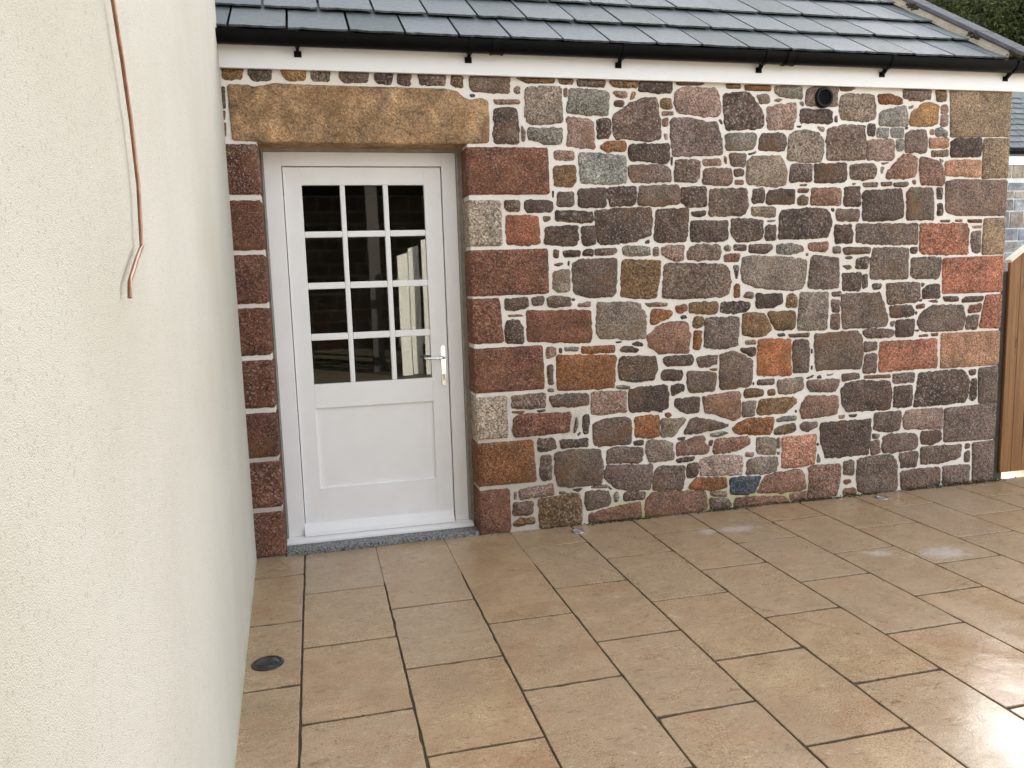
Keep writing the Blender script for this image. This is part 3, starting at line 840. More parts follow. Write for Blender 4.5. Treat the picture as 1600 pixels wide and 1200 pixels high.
m 4779,1186 4819,1192 4807,1155 4784,1159
p 2493,2653 2514,2656 2515,2609 2496,2605
b 5151,1859 5232,1862 5224,1847 5161,1848
b 3433,472 3469,472 3449,433 3433,442
k 2849,1699 2878,1729 2878,1678 2859,1679
b 4475,568 4545,569 4528,550 4484,555
p 4393,567 4445,571 4442,548 4407,549
r 5011,1084 5079,1090 5093,1077 5016,1075
b 3212,507 3266,510 3262,492 3215,492
r 5110,1091 5170,1092 5166,1075 5120,1076
s 3922,1142 3971,1147 3984,1132 3938,1127
s 3233,1287 3271,1293 3283,1275 3241,1269
p 5268,1861 5332,1862 5328,1849 5278,1849
o 2119,756 2200,752 2192,742 2122,747
k 4316,2522 4334,2533 4337,2491 4316,2491
g 4673,2211 4699,2211 4683,2168 4674,2172
r 5077,1318 5141,1322 5160,1307 5123,1307
m 2352,879 2388,880 2393,861 2355,861
r 579,2488 596,2492 592,2444 578,2446
p 3875,2616 3907,2627 3939,2621 3907,2607
m 4418,1629 4448,1634 4478,1627 4461,1617 4427,1620
p 3128,2403 3151,2403 3150,2367 3136,2370
g 4058,2610 4086,2614 4089,2585 4067,2590
k 2497,234 2563,235 2533,217
o 2113,1340 2196,1340 2210,1332 2120,1333
y 2407,1632 2446,1641 2470,1637 2438,1621
v 4917,2125 4944,2126 4945,2099 4923,2102
y 3435,940 3491,944 3491,927 3451,932
p 2121,252 2134,251 2130,202 2120,206
b 2409,228 2452,224 2445,211 2412,214
o 3535,2276 3550,2263 3551,2225 3535,2242
k 5018,1445 5049,1437 5024,1411
k 4143,841 4202,860 4194,846 4148,835
g 4867,2595 4906,2607 4902,2589 4872,2585
k 2277,749 2335,754 2331,745 2291,739
g 3834,1874 3902,1878 3887,1868 3842,1867
k 4224,840 4245,854 4262,834 4237,832
k 2998,1757 3028,1769 3028,1748 3002,1747
k 2430,1126 2447,1125 2447,1097 2432,1098
k 3176,2267 3185,2267 3182,2214 3174,2217
m 4068,2098 4125,2101 4117,2092 4076,2091
g 5123,2264 5159,2257 5151,2242 5137,2246
k 3698,2287 3756,2301 3752,2292 3705,2283
g 4672,2236 4732,2240 4698,2228 4677,2229
m 3703,2285 3758,2305 3754,2295 3715,2283
g 4296,855 4355,859 4321,847 4304,848
s 1930,2605 1959,2607 1962,2596 1939,2593
k 4306,1945 4327,1945 4326,1927 4311,1927
k 3496,2495 3511,2492 3523,2465 3511,2468
k 5000,1328 5027,1335 5028,1320 5007,1319
k 4978,1123 5018,1124 5010,1113 4987,1115
p 3934,356 3955,354 3951,339 3936,339
m 4843,2463 4868,2469 4870,2457 4852,2453
k 2410,2066 2419,2066 2416,2027 2411,2027
k 4977,1247 4995,1250 4991,1231 4982,1227
s 4041,2462 4077,2464 4073,2456 4045,2455
k 4177,1034 4185,1033 4186,1004 4178,1004
p 4126,1664 4143,1660 4135,1642 4125,1648
k 2537,574 2544,591 2559,597 2552,577
k 3081,692 3111,692 3108,683 3084,684
k 4180,922 4188,921 4189,895 4180,895
g 4456,2105 4486,2107 4477,2097 4461,2097
k 2499,1650 2508,1652 2505,1623 2499,1623
b 2519,1424 2537,1425 2536,1411 2522,1412
k 2734,238 2763,209 2744,213
k 2795,1146 2840,1149 2832,1142 2803,1141
k 4234,389 4247,392 4247,375 4237,374
k 4063,628 4075,630 4075,612 4065,613
k 3748,835 3757,838 3756,816 3750,819"""
lines = STONES.split('\n')
small_v, small_f, small_t = [], [], []
for i, l in enumerate(lines):
    f = l.split(); poly = [tuple(float(c)/1000 for c in q.split(',')) for q in f[1:]]
    if i < 300:
        put_stone('stone', poly, f[0], yf=-0.008-0.004*rs.random(), bulge=0.003+0.005*rs.random())
    else:
        sd = rs.random()*50
        v, fc, c = stone_geo(poly, seed=sd, yf=-0.004, depth=0.02, step=0.014, bulge=0.0015)
        b = len(small_v); small_v += v; small_f += [tuple(q+b for q in z) for z in fc]; small_t += [vary(TINT[f[0]], rs)]*len(v)
o = mesh_obj('pinning_stones', small_v, small_f, M_granite_small, wall, True, tint=small_t); tag(o, kind='stuff')
# dressed stones round the door and up the right-hand corner
def rect(x0, x1, z0, z1, c=0.012):
    return [(x0, z0+c*.3), (x0+c*.3, z0), (x1-c, z0), (x1, z0+c), (x1, z1-c), (x1-c, z1), (x0+c*.3, z1), (x0, z1-c*.3)]
for (x1, x1b, z0, z1, c) in ((2.389, 2.394, 2.045, 2.315, 'r'), (2.094, 2.096, 1.750, 2.014, 'q'), (2.374, 2.374, 1.459, 1.728, 'r'), (2.069, 2.086, 1.177, 1.444, 'r'),
                        (2.327, 2.334, 0.880, 1.150, 'r'), (2.094, 2.095, 0.597, 0.856, 'q'), (2.251, 2.268, 0.307, 0.574, 'o'), (2.093, 2.095, 0.004, 0.281, 'r')):
    put_stone('jamb_stone', [(1.897, z0+.004), (1.90, z0), (x1b-.01, z0), (x1b, z0+.012), (x1, z1-.012), (x1-.01, z1), (1.90, z1), (1.897, z1-.004)], c, depth=0.19, amp=0.0022, rnd=False, yf=-0.012)
for (z1, z0) in ((2.319, 2.052), (2.022, 1.754), (1.730, 1.462), (1.438, 1.176), (1.148, 0.878), (0.849, 0.594), (0.569, 0.302), (0.273, 0.006)):
    put_stone('jamb_stone', rect(0.50, 0.752, z0, z1), 'd', depth=0.19, amp=0.0022, rnd=False, yf=-0.012)
FQ = [('w', [(5.188, 2.74), (5.683, 2.74), (5.683, 2.420), (5.205, 2.410)]), ('w', [(5.478, 2.399), (5.683, 2.401), (5.683, 2.143), (5.473, 2.139)]),
      ('m', [(5.182, 2.114), (5.264, 2.128), (5.683, 2.122), (5.683, 1.889), (5.276, 1.893), (5.192, 1.919)]), ('w', [(5.509, 1.866), (5.683, 1.866), (5.683, 1.626), (5.504, 1.625)]),
      ('R', [(5.186, 1.603), (5.683, 1.607), (5.683, 1.365), (5.193, 1.367)]), ('R', [(5.553, 1.339), (5.683, 1.342), (5.683, 1.106), (5.512, 1.120)]),
      ('a', [(5.198, 1.087), (5.683, 1.084), (5.683, 0.848), (5.200, 0.849)]), ('b', [(5.521, 0.827), (5.683, 0.834), (5.683, 0.580), (5.533, 0.582)]),
      ('m', [(5.248, 0.557), (5.683, 0.570), (5.683, 0.313), (5.255, 0.319)]), ('m', [(5.499, 0.292), (5.683, 0.295), (5.683, 0.004), (5.512, 0.004)])]
for c, P in FQ: put_stone('corner_stone', P, c, depth=0.20, amp=0.0022, yf=-0.010)
lint = put_stone('lintel', [(0.62, 2.622), (0.715, 2.625), (0.753, 2.613), (0.857, 2.635), (1.099, 2.631), (1.445, 2.63), (1.805, 2.629), (1.852, 2.619), (1.899, 2.582),
    (1.932, 2.572), (1.996, 2.584), (2.033, 2.571), (2.036, 2.457), (2.029, 2.342), (1.867, 2.337), (1.501, 2.332), (1.149, 2.334), (0.81, 2.337), (0.626, 2.342)], 'L', depth=0.19, amp=0.002)
lint.data.materials[0] = M_lintel

def crumbs(name, n, mat, fx, fy, fz, size, parent):
    vv, fc, tt = [], [], []
    for q in range(n):
        c = Vector((fx(), fy(), fz())); r_ = size*(0.4+rs.random()); bb = len(vv)
        for dx, dy, dz in ((1, 0, 0), (-1, 0, 0), (0, 1, 0), (0, -1, 0), (0, 0, .7), (0, 0, -.7)): vv.append(c+Vector((dx+rs.gauss(0, .25), dy+rs.gauss(0, .25), dz+rs.gauss(0, .2)))*r_)
        fc += [(bb+i, bb+j, bb+k_) for i in (0, 1) for j in (2, 3) for k_ in (4, 5)]
    return tag(mesh_obj(name, vv, fc, mat, parent), kind='stuff')
hot = [2.72, 2.95, 3.45, 3.62, 4.12, 4.25, 4.55, 5.05, 5.3, 5.5, 5.62]
crumbs('moss', 900, M_moss_green, lambda: rs.gauss(rs.choice(hot), 0.09), lambda: -0.012-abs(rs.gauss(0, .010)), lambda: abs(rs.gauss(0, .007)), 0.006, wall)
crumbs('grit', 700, M_cement, lambda: rs.uniform(1.95, 5.66), lambda: -0.012-abs(rs.gauss(0, .016)), lambda: 0.002, 0.0035, wall)
# mortar face with an opening for the door, and the masonry behind it
gx = sorted(set([0.50, 0.745, 1.905, 5.676] + [0.50+0.05*i for i in range(1, 104)])); gx = [x for x in gx if x <= 5.676]
gz = sorted(set([0.0, 2.350, 2.72] + [0.05*i for i in range(1, 55)])); gz = [z for z in gz if z <= 2.72]
mv = [(x, 0.002*noise.noise(Vector((x*9, z*9, 1))), z) for z in gz for x in gx]; mf = []
for j in range(len(gz)-1):
    for i in range(len(gx)-1):
        if 0.7449 < (gx[i]+gx[i+1])/2 < 1.9051 and gz[j] < 2.349: continue
        a = j*len(gx)+i; mf.append((a, a+1, a+1+len(gx), a+len(gx)))
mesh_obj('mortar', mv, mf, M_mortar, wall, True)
b = MB()
b.box(-0.5, 0.745, 0.006, 0.45, -0.02, 2.70); b.box(1.905, 5.676, 0.006, 0.45, -0.02, 2.70); b.box(0.745, 1.905, 0.006, 0.45, 2.350, 2.70)
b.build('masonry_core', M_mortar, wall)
b = MB(); b.box(-0.5, 5.676, 5.6, 6.0, -0.02, 2.70); b.box(5.23, 5.676, 0.452, 5.598, -0.02, 2.70); b.box(-0.5, -0.1, 0.452, 5.598, -0.02, 2.70)
PT = math.tan(R(31))
b.prism([(0.006, 2.705), (5.99, 2.705), (3.0, 2.705+2.99*PT)], 'x', 5.40, 5.66)
b.prism([(0.006, 2.705), (5.99, 2.705), (3.0, 2.705+2.99*PT)], 'x', -0.5, -0.1)
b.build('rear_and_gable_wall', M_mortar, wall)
b = MB(); b.box(-0.09, 5.22, 0.453, 5.59, -0.02, 0.015); b.box(-0.09, 5.22, 0.453, 5.59, 2.62, 2.68); hp(b.build('room_lining', M_room))
b = MB(); b.box(0.745, 0.7635, 0.166, 0.27, 0.03, 2.3345); b.box(1.8645, 1.904, 0.166, 0.27, 0.03, 2.3345); b.box(0.7635, 1.8645, 0.166, 0.27, 2.3095, 2.3345)
hp(b.build('cement_reveal', M_cement))
b = MB(); b.box(1.8645, 1.874, 0.158, 0.1655, 0.05, 2.31); b.box(0.7555, 0.7635, 0.158, 0.1655, 0.05, 2.31)
hp(b.build('sealant_strip', M_seal))

# ---- door
b = MB(); b.box(0.7645, 0.8605, 0.18, 0.26, 0.056, 2.3085, 0.003); b.box(1.779, 1.8635, 0.18, 0.26, 0.056, 2.3085, 0.003); b.box(0.8605, 1.779, 0.18, 0.26, 2.231, 2.3085, 0.003)
hp(b.build('door_frame', M_white))
door = empty('door'); hp(door)
b = MB(); bv = 0.0022
ZR = ((1.863, 2.126), (1.567, 1.827), (1.267, 1.528), (0.967, 1.227)); XR = ((0.966, 1.180), (1.209, 1.429), (1.459, 1.672))
b.box(0.8650, 0.966, 0.200, 0.248, 0.050, 2.2270, bv); b.box(1.672, 1.7745, 0.200, 0.248, 0.050, 2.2270, bv)
b.box(0.966, 1.672, 0.2004, 0.248, 2.126, 2.2268, bv); b.box(0.966, 1.672, 0.2004, 0.248, 0.822, 0.967, bv); b.box(0.966, 1.672, 0.2004, 0.248, 0.0502, 0.333, bv)
b.build('door_leaf', M_white, door)
for k in range(2):
    b = MB(); b.box(XR[k][1], XR[k+1][0], 0.2030, 0.246, 0.967, 2.126, 0.006, 2); b.build('glazing_bar', M_white, door)
for k in range(3):
    for q in range(3):
        b = MB(); b.box(XR[q][0], XR[q][1], 0.2034, 0.2456, ZR[k+1][1], ZR[k][0], 0.006, 2); b.build('glazing_bar', M_white, door)
for (z0, z1) in ZR:
    for (x0, x1) in XR:
        b = MB(); b.box(x0, x1, 0.219, 0.223, z0, z1); b.build('pane', M_glass, door)
b = MB(); b.box(0.966, 1.672, 0.2155, 0.240, 0.333, 0.822)
b.build('door_panel', M_white, door)
b = MB(); b.prism([(0.1995, 0.126), (0.186, 0.121), (0.153, 0.080), (0.150, 0.056), (0.1995, 0.052)], 'x', 0.858, 1.7685, 0.0015); b.build('weather_bar', M_white, door)
b = MB()
prof = [(1.7315, 0.930)] + [(1.7445+0.013*math.cos(R(a)), 0.930+0.013*math.sin(R(a))) for a in range(200, 341, 20)] + [(1.7575, 0.930), (1.7575, 1.150)] + [(1.7445+0.013*math.cos(R(a)), 1.150+0.013*math.sin(R(a))) for a in range(20, 161, 20)] + [(1.7315, 1.150)]
b.prism(prof, 'y', 0.190, 0.1998, 0.002)
b.build('handle_plate', M_chrome, door, 40)
b = MB(); b.tube([(1.7445, 0.190, 1.090), (1.7445, 0.165, 1.090), (1.741, 0.150, 1.0905), (1.732, 0.143, 1.091), (1.705, 0.141, 1.090), (1.66, 0.142, 1.091), (1.632, 0.146, 1.093), (1.618, 0.156, 1.095)], [0.0095, 0.009, 0.009, 0.0085, 0.008, 0.0085, 0.008, 0.007], 12)
b.build('lever', M_chrome, door, True)
b = MB(); b.lathe([(0.0085, -0.004), (0.0085, 0.0)], 1.7445, 0.190, 0.978, 20, 'y'); b.box(1.7405, 1.7485, 0.186, 0.190, 0.953, 0.973, 0.0015); b.build('lock_cylinder', M_dull, door)
b = MB(); b.prism([(0.1995, 0.0555), (0.176, 0.0555), (0.112, 0.046), (0.105, 0.043), (0.105, 0.028), (0.1995, 0.028)], 'x', 0.750, 1.882, 0.002); b.box(0.7646, 1.8634, 0.2, 0.26, 0.028, 0.0555)
hp(b.build('threshold', M_white))
b = MB(); b.box(0.753, 1.895, 0.001, 0.20, -0.02, 0.0275, 0.003); hp(b.build('door_sill', M_sill))

# ---- eaves
b = MB(); b.box(-0.3, 5.80, -0.036, -0.0145, 2.706, 2.90, 0.003); hp(b.build('fascia', M_fascia))
GY, GZ, GR = -0.094, 2.866, 0.057
gutter = empty('gutter'); hp(gutter)
def arc(r, a0, a1, n=16): return [(GY+r*math.cos(R(a0+(a1-a0)*i/n)), GZ+r*math.sin(R(a0+(a1-a0)*i/n))) for i in range(n+1)]
b = MB(); b.prism(arc(GR, 180, 360) + [(GY+GR, GZ+0.004), (GY+GR-0.0025, GZ+.004)] + arc(GR-0.0025, 360, 180) + [(GY-GR+0.003, GZ+0.005), (GY-GR-0.001, GZ+0.005)], 'x', 0.565, 5.86)
b.build('gutter_channel', M_gutter, gutter, 30)
for x in (0.991, 1.921, 2.822, 3.745, 4.628, 5.589):
    b = MB(); b.prism(arc(GR+0.006, 172, 352) + arc(GR+0.0006, 352, 172), 'x', x-0.012, x+0.012)
    b.box(x-0.020, x+0.020, -0.0425, -0.0365, 2.768, 2.800, 0.002); b.prism([(-0.0365, 2.795), (-0.0365, 2.775), (-0.048, 2.776), (-0.085, 2.802), (-0.085, 2.8095), (-0.06, 2.812)], 'x', x-0.008, x+0.008)
    b.box(x-0.010, x+0.010, GY-GR-0.008, GY-GR+0.006, GZ-0.002, GZ+0.011, 0.002)
    b.build('gutter_bracket', M_gutter, gutter, 30)
for x in (2.075, 3.915):
    b = MB(); b.prism(arc(GR+0.005, 176, 356) + arc(GR+0.0005, 356, 176), 'x', x-0.035, x+0.035); b.prism(arc(GR+0.008, 180, 350) + arc(GR+0.005, 350, 180), 'x', x-0.035, x-0.027); b.prism(arc(GR+0.008, 180, 350) + arc(GR+0.005, 350, 180), 'x', x+0.027, x+0.035)
    b.build('gutter_union', M_gutter, gutter, 30)

# ---- roof
roof = empty('roof'); hp(roof)
EY, EZ = -0.12, 2.872; CP, SP = math.cos(R(32.5)), math.sin(R(32.5))
def rp(x, s, n): return Vector((x, EY + s*CP - n*SP, EZ + s*SP + n*CP))
SR = 3.12/CP
b = MB()
ya, za = rp(0, 0.13, -0.075).y, rp(0, 0.13, -0.075).z; yr, zr = 3.0, rp(0, SR, -0.075).z
b.prism([(ya, za), (yr, zr), (6.2, za-0.05), (6.2, za-0.09), (yr, zr-0.06), (0.02, 2.85)], 'x', -0.4, 5.66); b.build('roof_deck', M_timber_dark, roof)
rlow = [0.092, 0.485, 0.918, 1.405]
while rlow[-1] < SR-0.5: rlow.append(rlow[-1]+0.46)
r1 = [0.343, 0.643, 0.943, 1.27, 1.574, 1.875, 2.173, 2.485, 2.774, 3.075, 3.371, 3.679, 3.972, 4.275, 4.585, 4.875, 5.18, 5.489, 5.615]
r2 = [0.20, 0.51, 0.813, 1.123, 1.435, 1.75, 2.055, 2.362, 2.677, 2.979, 3.293, 3.603, 3.917, 4.234, 4.535, 4.835, 5.176, 5.47, 5.615]
r3 = [0.25, 0.55, 0.87, 1.17, 1.47, 1.78, 2.10, 2.38, 2.62, 2.912, 3.2, 3.53, 3.865, 4.174, 4.52, 4.834, 5.148, 5.45, 5.615]
rs = random.Random(5)
def slate(x0, x1, s0, s1, n0, n1, th, up, parent, mat, name='slate'):
    g = 0.007; m = 9; lowr = []
    ch = rs.random()
    for i in range(m+1):
        t = i/m; x = x0+g+(x1-x0-2*g)*t; ds = rs.gauss(0, 0.0042) + (0.014*rs.random() if rs.random() < 0.15 else 0)
        if (i == 0 and ch < .25) or (i == m and ch > .75): ds += 0.012
        lowr.append((x, s0+ds))
    out = lowr + [(x1-g+rs.gauss(0, .001), s0+(s1-s0)*.5), (x1-g, s1), (x0+g, s1), (x0+g+rs.gauss(0, .001), s0+(s1-s0)*.5)]
    nn = lambda s: n0+(n1-n0)*(s-s0)/(s1-s0)
    dn_ = rs.gauss(0, 0.0012)
    c = up((x0+x1)/2, (s0+s1)/2, nn((s0+s1)/2))
    top = [up(x, s, nn(s)+dn_) - c for x, s in out]; bot = [up(x, s, nn(s)-th+dn_) - c for x, s in out]
    n = len(out); fs = [tuple(range(n)), tuple(range(2*n-1, n-1, -1))] + [(i, n+i, n+(i+1) % n, (i+1) % n) for i in range(n)]
    return mesh_obj(name, top+bot, fs, mat, parent, loc=c)
for i, s0 in enumerate(rlow):
    e = (rlow[i+1] if i+1 < len(rlow) else SR)-s0
    js = [x + (rs.gauss(0, .006) if i > 1 else 0) for x in (r3 if i == 2 else r1 if i % 2 == 0 else r2)]
    for a, c in zip(js[:-1], js[1:]): slate(a, c, s0, min(SR, s0+1.62*e), 0.0, -0.038, 0.0105, rp, roof, M_slate)
b = MB(); b.prism([(2.84, zr-0.02), (3.0, zr+0.10), (3.16, zr-0.02), (3.0, zr+0.07)], 'x', -0.4, 5.60); b.build('ridge_tile', M_coping, roof)
# skew: lime fillet and coping stones up the gable
def roof_prism(name, prof, s0, s1, mat, bev=0.0):
    bb = MB(); vv = [bb.bm.verts.new(rp(x, s0, n)) for x, n in prof] + [bb.bm.verts.new(rp(x, s1, n)) for x, n in prof]; k = len(prof)
    fs = [bb.bm.faces.new(vv[:k]), bb.bm.faces.new(vv[k:][::-1])] + [bb.bm.faces.new([vv[i], vv[k+i], vv[k+(i+1) % k], vv[(i+1) % k]]) for i in range(k)]
    if bev: bmesh.ops.bevel(bb.bm, geom=list({e_ for f in fs for e_ in f.edges}), offset=bev, segments=2, affect='EDGES')
    return bb.build(name, mat, roof)
s = -0.02; k = 0
fv, ff = [], []
ns = 70
for i in range(ns+1):
    ss = 0.09 + (SR-0.09)*i/ns; w = 0.012*noise.noise(Vector((ss*9, 0, 0)))
    fv += [rp(5.590+w*.7, ss, -0.012), rp(5.604+w*.6, ss, 0.006+.3*w), rp(5.632, ss, 0.022+0.004*noise.noise(Vector((ss*7, 2, 0)))), rp(5.652, ss, 0.031), rp(5.652, ss, -0.03)]
for i in range(ns):
    for q in range(4): ff.append((i*5+q, i*5+q+1, (i+1)*5+q+1, (i+1)*5+q))
mesh_obj('lime_fillet', fv, ff, M_fillet, roof, True)
cs = [0.035, 0.50, 1.213, 1.93, 2.645, SR]
for a, c in zip(cs[:-1], cs[1:]): roof_prism('coping_stone', [(5.632, 0.031), (5.795, 0.020), (5.795, 0.046), (5.632, 0.056)], a+0.003, c-0.003, M_coping, 0.004)
roof_prism('skew_wall', [(5.653, -0.10), (5.71, -0.10), (5.71, 0.024), (5.653, 0.030)], 0.16, SR, M_fillet)
for sj, n_ in ((0.085, 40), (0.50, 60), (1.213, 60)):
    vv, fc = [], []
    for q in range(n_):
        c = rp(5.622+rs.gauss(0, .010), sj-0.01+rs.gauss(0, .028), 0.018+rs.gauss(0, .008)); r_ = 0.006+0.008*rs.random(); bb = len(vv)
        for dx, dy, dz in ((1, 0, 0), (-1, 0, 0), (0, 1, 0), (0, -1, 0), (0, 0, 1), (0, 0, -1)): vv.append(c+Vector((dx, dy, dz))*r_)
        fc += [(bb+i, bb+j, bb+k_) for i in (0, 1) for j in (2, 3) for k_ in (4, 5)]
    tag(mesh_obj('moss', vv, fc, M_moss, roof), kind='stuff')

# ---- round wall vent
vent = empty('vent'); hp(vent)
b = MB(); b.lathe([(0.0448, -0.021), (0.0448, -0.019)], 4.219, 0, 2.636, 32, 'y'); b.build('vent_back', M_black, vent)
b = MB(); b.lathe([(0.063, -0.006), (0.063, -0.030), (0.058, -0.036), (0.047, -0.036), (0.045, -0.030), (0.045, -0.012), (0.0445, -0.006)], 4.219, 0, 2.636, 40, 'y'); b.build('vent_rim', M_black, vent, 40)
for i in range(8):
    z = 2.636-0.0385+0.011*i; hw = math.sqrt(max(0, 0.0455**2-(z-2.636)**2)); b = MB()
    b.prism([(-0.034, z-0.004), (-0.0215, z+0.002), (-0.0215, z+0.0035), (-0.034, z-0.0025)], 'x', 4.219-hw, 4.219+hw); b.build('louvre', M_black, vent)

# ================================================================== WHITE RENDERED BUILDING (left)
SK = 0.0315
b = MB(); b.prism([(0.586+SK*0.002, -0.002), (0.586+SK*9, -9.0), (-3.0, -9.0), (-3.0, -0.002)], 'z', -0.02, 4.6)
wb = b.build('rendered_building', M_render)
tag(wb, 'tall cream roughcast rendered wall standing close on the left', 'building')

# copper wire hanging in front of it
b = MB()
cw = [(0.64, -3.25, 2.75), (0.685, -3.22, 2.62), (0.694, -3.19, 2.42), (0.6962, -3.1563, 2.2029), (0.6982, -3.1263, 2.0429), (0.6972, -3.09, 1.9604), (0.6952, -3.0503, 1.8608), (0.6952, -3.0357, 1.7497), (0.6957, -3.0482, 1.6941), (0.6961, -3.057, 1.6552), (0.6962, -3.0608, 1.6385), (0.6969, -3.0835, 1.6297), (0.6982, -3.1258, 1.6133), (0.6992, -3.1658, 1.5937), (0.6999, -3.1938, 1.58), (0.7002, -3.2058, 1.5741), (0.7007, -3.2189, 1.5479)]
b.tube(cw, 0.0036, 14)
cwo = b.build('copper_cable', M_copper, None, 50)
tag(cwo, 'thin bent copper cable hanging loose against the cream rendered wall', 'cable')

# ================================================================== GROUND LIGHTS
def ground_light(x, y, r, dome, label, dark):
    o = empty('ground_light', (x, y, 0)); tag(o, label, 'ground light', 'recessed lights in the paving')
    b = MB(); b.lathe([(r, -0.004), (r, 0.003), (r*0.97, 0.0045), (r*0.80, 0.005), (r*0.78, 0.002), (r*.78, -0.004)], 0, 0, 0, 40); b.build('light_ring', M_darklens if dark else M_dull, o, 40)
    b = MB(); b.lathe([(r*0.78, -0.003), (r*0.78, 0.002), (r*0.66, 0.002+dome*.5), (r*0.4, 0.002+dome*.85), (r*0.12, 0.002+dome)], 0, 0, 0, 40); b.build('lens', M_darklens if dark else M_lens, o, 50)
ground_light(0.7165, -1.347, 0.066, 0.010, 'large black domed ground light in paving beside the cream wall', True)
ground_light(2.487, -0.122, 0.040, 0.002, 'small round ground light near the door, under the rubble wall', False)
ground_light(4.664, -0.115, 0.041, 0.001, 'small round ground light farther right, close to the house corner', False)

# ================================================================== GATE
gate = empty('timber_gate', (6.3, 0.06, 0)); tag(gate, 'brown stained timber gate with arched top beside the house corner', 'gate')
def gp(o): o.parent = gate; o.matrix_parent_inverse = Matrix.Translation((-6.3, -0.06, 0)); return o
gz_ = lambda x: 1.485+0.30*math.sin(math.pi*(x-5.69)/1.3)
x = 5.800
while x < 6.85:
    w = 0.094
    b = MB(); b.prism([(x, 0.036), (x+w, 0.036)] + [(x+w-w*i/4, gz_(x+w-w*i/4)) for i in range(5)], 'y', 0.050, 0.072, 0.003)
    o = b.build('gate_board', M_wood); ox = x+w/2
    for v in o.data.vertices: v.co.x -= ox
    o.location.x = ox; gp(o); x += w+0.0001
b = MB(); n = 24; pr = []
for i in range(n+1): xx = 5.795+1.08*i/n; pr.append((xx, gz_(xx)+0.020))
for i in range(n, -1, -1): xx = 5.795+1.08*i/n; pr.append((xx, gz_(xx)+0.0015))
b.prism(pr, 'y', 0.038, 0.100)
gp(b.build('gate_capping', mk_simple('sunlit_capping_cream', (0.74, 0.69, 0.58), 0.6, 0.06, 20)))  # sunlit top edge put into the cream colour of the painted trim
for z in (0.25, 1.28):
    b = MB(); b.box(5.8415, 6.86, 0.0725, 0.112, z, z+0.12, 0.003); gp(b.build('gate_rail', M_wood))
b = MB(); b.box(5.672, 5.840, 0.0735, 0.17, -0.02, 1.50, 0.004); o = b.build('gate_post', M_timber_dark); tag(o, 'dark timber post between the stone house corner and brown gate', 'post')
b = MB(); b.box(6.88, 7.0, 0.03, 0.15, -0.02, 1.75, 0.004); o = b.build('gate_post', M_wood); tag(o, 'brown timber post at the far right side of the gate', 'post')

# ================================================================== NEIGHBOURING HOUSE
nb = empty('grey_stone_house', (15.0, 8.2, 0)); tag(nb, 'far grey stone house with dark slate roof seen past the corner, above the gate', 'house')
def nbp(o): o.parent = nb; o.matrix_parent_inverse = Matrix.Translation((-15.0, -8.2, 0)); return o
b = MB(); b.box(10.5, 20, 8.2, 12.4, -0.02, 3.48)
b.prism([(8.2, 3.485), (12.4, 3.485), (10.3, 3.485+2.1*math.tan(R(38)))], 'x', 10.5, 20)
nw = nbp(b.build('wall', mk_simple('pale_pointing', (0.62, 0.62, 0.62), 0.9, 0.1, 5, 0.3, 0.2)))
M_nst = granite('grey_house_stone', 0.4)
rs = random.Random(3)
z = 0.9; gcol = [(138, 138, 140), (124, 120, 116), (146, 138, 130), (126, 130, 136), (134, 120, 106)]
rows = []
while z < 3.12:
    h = rs.uniform(0.14, 0.34); h = min(h, 3.14-z)
    if h < .06: break
    xx = 10.6
    while xx < 16.6:
        w = rs.uniform(0.22, 0.62); 
        pz = z+h-0.02
        poly = [(xx, z), (xx+w-0.03, z+rs.uniform(0, .012)), (xx+w-0.03-rs.uniform(0, .012), pz), (xx+rs.uniform(0, .012), pz-rs.uniform(0, .012))]
        cx, cz = xx+w/2, z+h/2
        vs_ = [(q[0]-cx, -0.02, q[1]-cz) for q in poly] + [(q[0]-cx, 0.02, q[1]-cz) for q in poly]
        o = mesh_obj('stone', vs_, [(0, 1, 2, 3), (0, 4, 5, 1), (1, 5, 6, 2), (2, 6, 7, 3), (3, 7, 4, 0)], M_nst, None, False, (cx, 8.2, cz), vary(lin(*rs.choice(gcol)), rs, .15)); o.parent = nw; o.matrix_parent_inverse = Matrix.Translation((-15.0, -8.2, 0)).copy() if False else nw.matrix_world.inverted()
        xx += w
    z += h
for (xa, xb) in ((11.3, 12.1), (12.14, 12.6), (12.64, 13.16), (13.2, 13.62), (13.65, 14.02), (14.06, 14.3), (14.33, 14.8)):
    cx, cz = (xa+xb)/2, 3.28
    o = mesh_obj('stone', [(xa-cx, -.02, -.12), (xb-cx, -.02, -.12), (xb-cx, -.02, .12), (xa-cx, -.02, .12), (xa-cx, .02, -.12), (xb-cx, .02, -.12), (xb-cx, .02, .12), (xa-cx, .02, .12)], [(0, 1, 2, 3), (0, 4, 5, 1), (1, 5, 6, 2), (2, 6, 7, 3), (3, 7, 4, 0)], M_nst, nw, False, (cx, 8.2, cz), lin(150, 138, 122))
b = MB(); b.box(10.4, 20.1, 8.165, 8.198, 3.40, 3.56, 0.003); nbp(b.build('fascia', M_fascia))
b = MB(); b.prism([(8.10+0.058*math.cos(R(a)), 3.64+0.058*math.sin(R(a))) for a in range(180, 361, 15)], 'x', 10.4, 20.1); nbp(b.build('gutter', M_gutter))
nr = empty('roof'); nbp(nr)
C2, S2 = math.cos(R(38)), math.sin(R(38))
def rp2(x, s, n): return Vector((x, 8.09 + s*C2 - n*S2, 3.66 + s*S2 + n*C2))
SR2 = (10.3-8.09)/C2
b = MB(); b.faces([rp2(10.4, 0.05, -.01), rp2(20.1, 0.05, -.01), rp2(20.1, SR2, -.01), rp2(10.4, SR2, -.01), (10.4, 12.55, 3.6), (20.1, 12.55, 3.6)], [(0, 1, 2, 3), (3, 2, 5, 4)]); b.build('roof_deck', M_slate, nr)
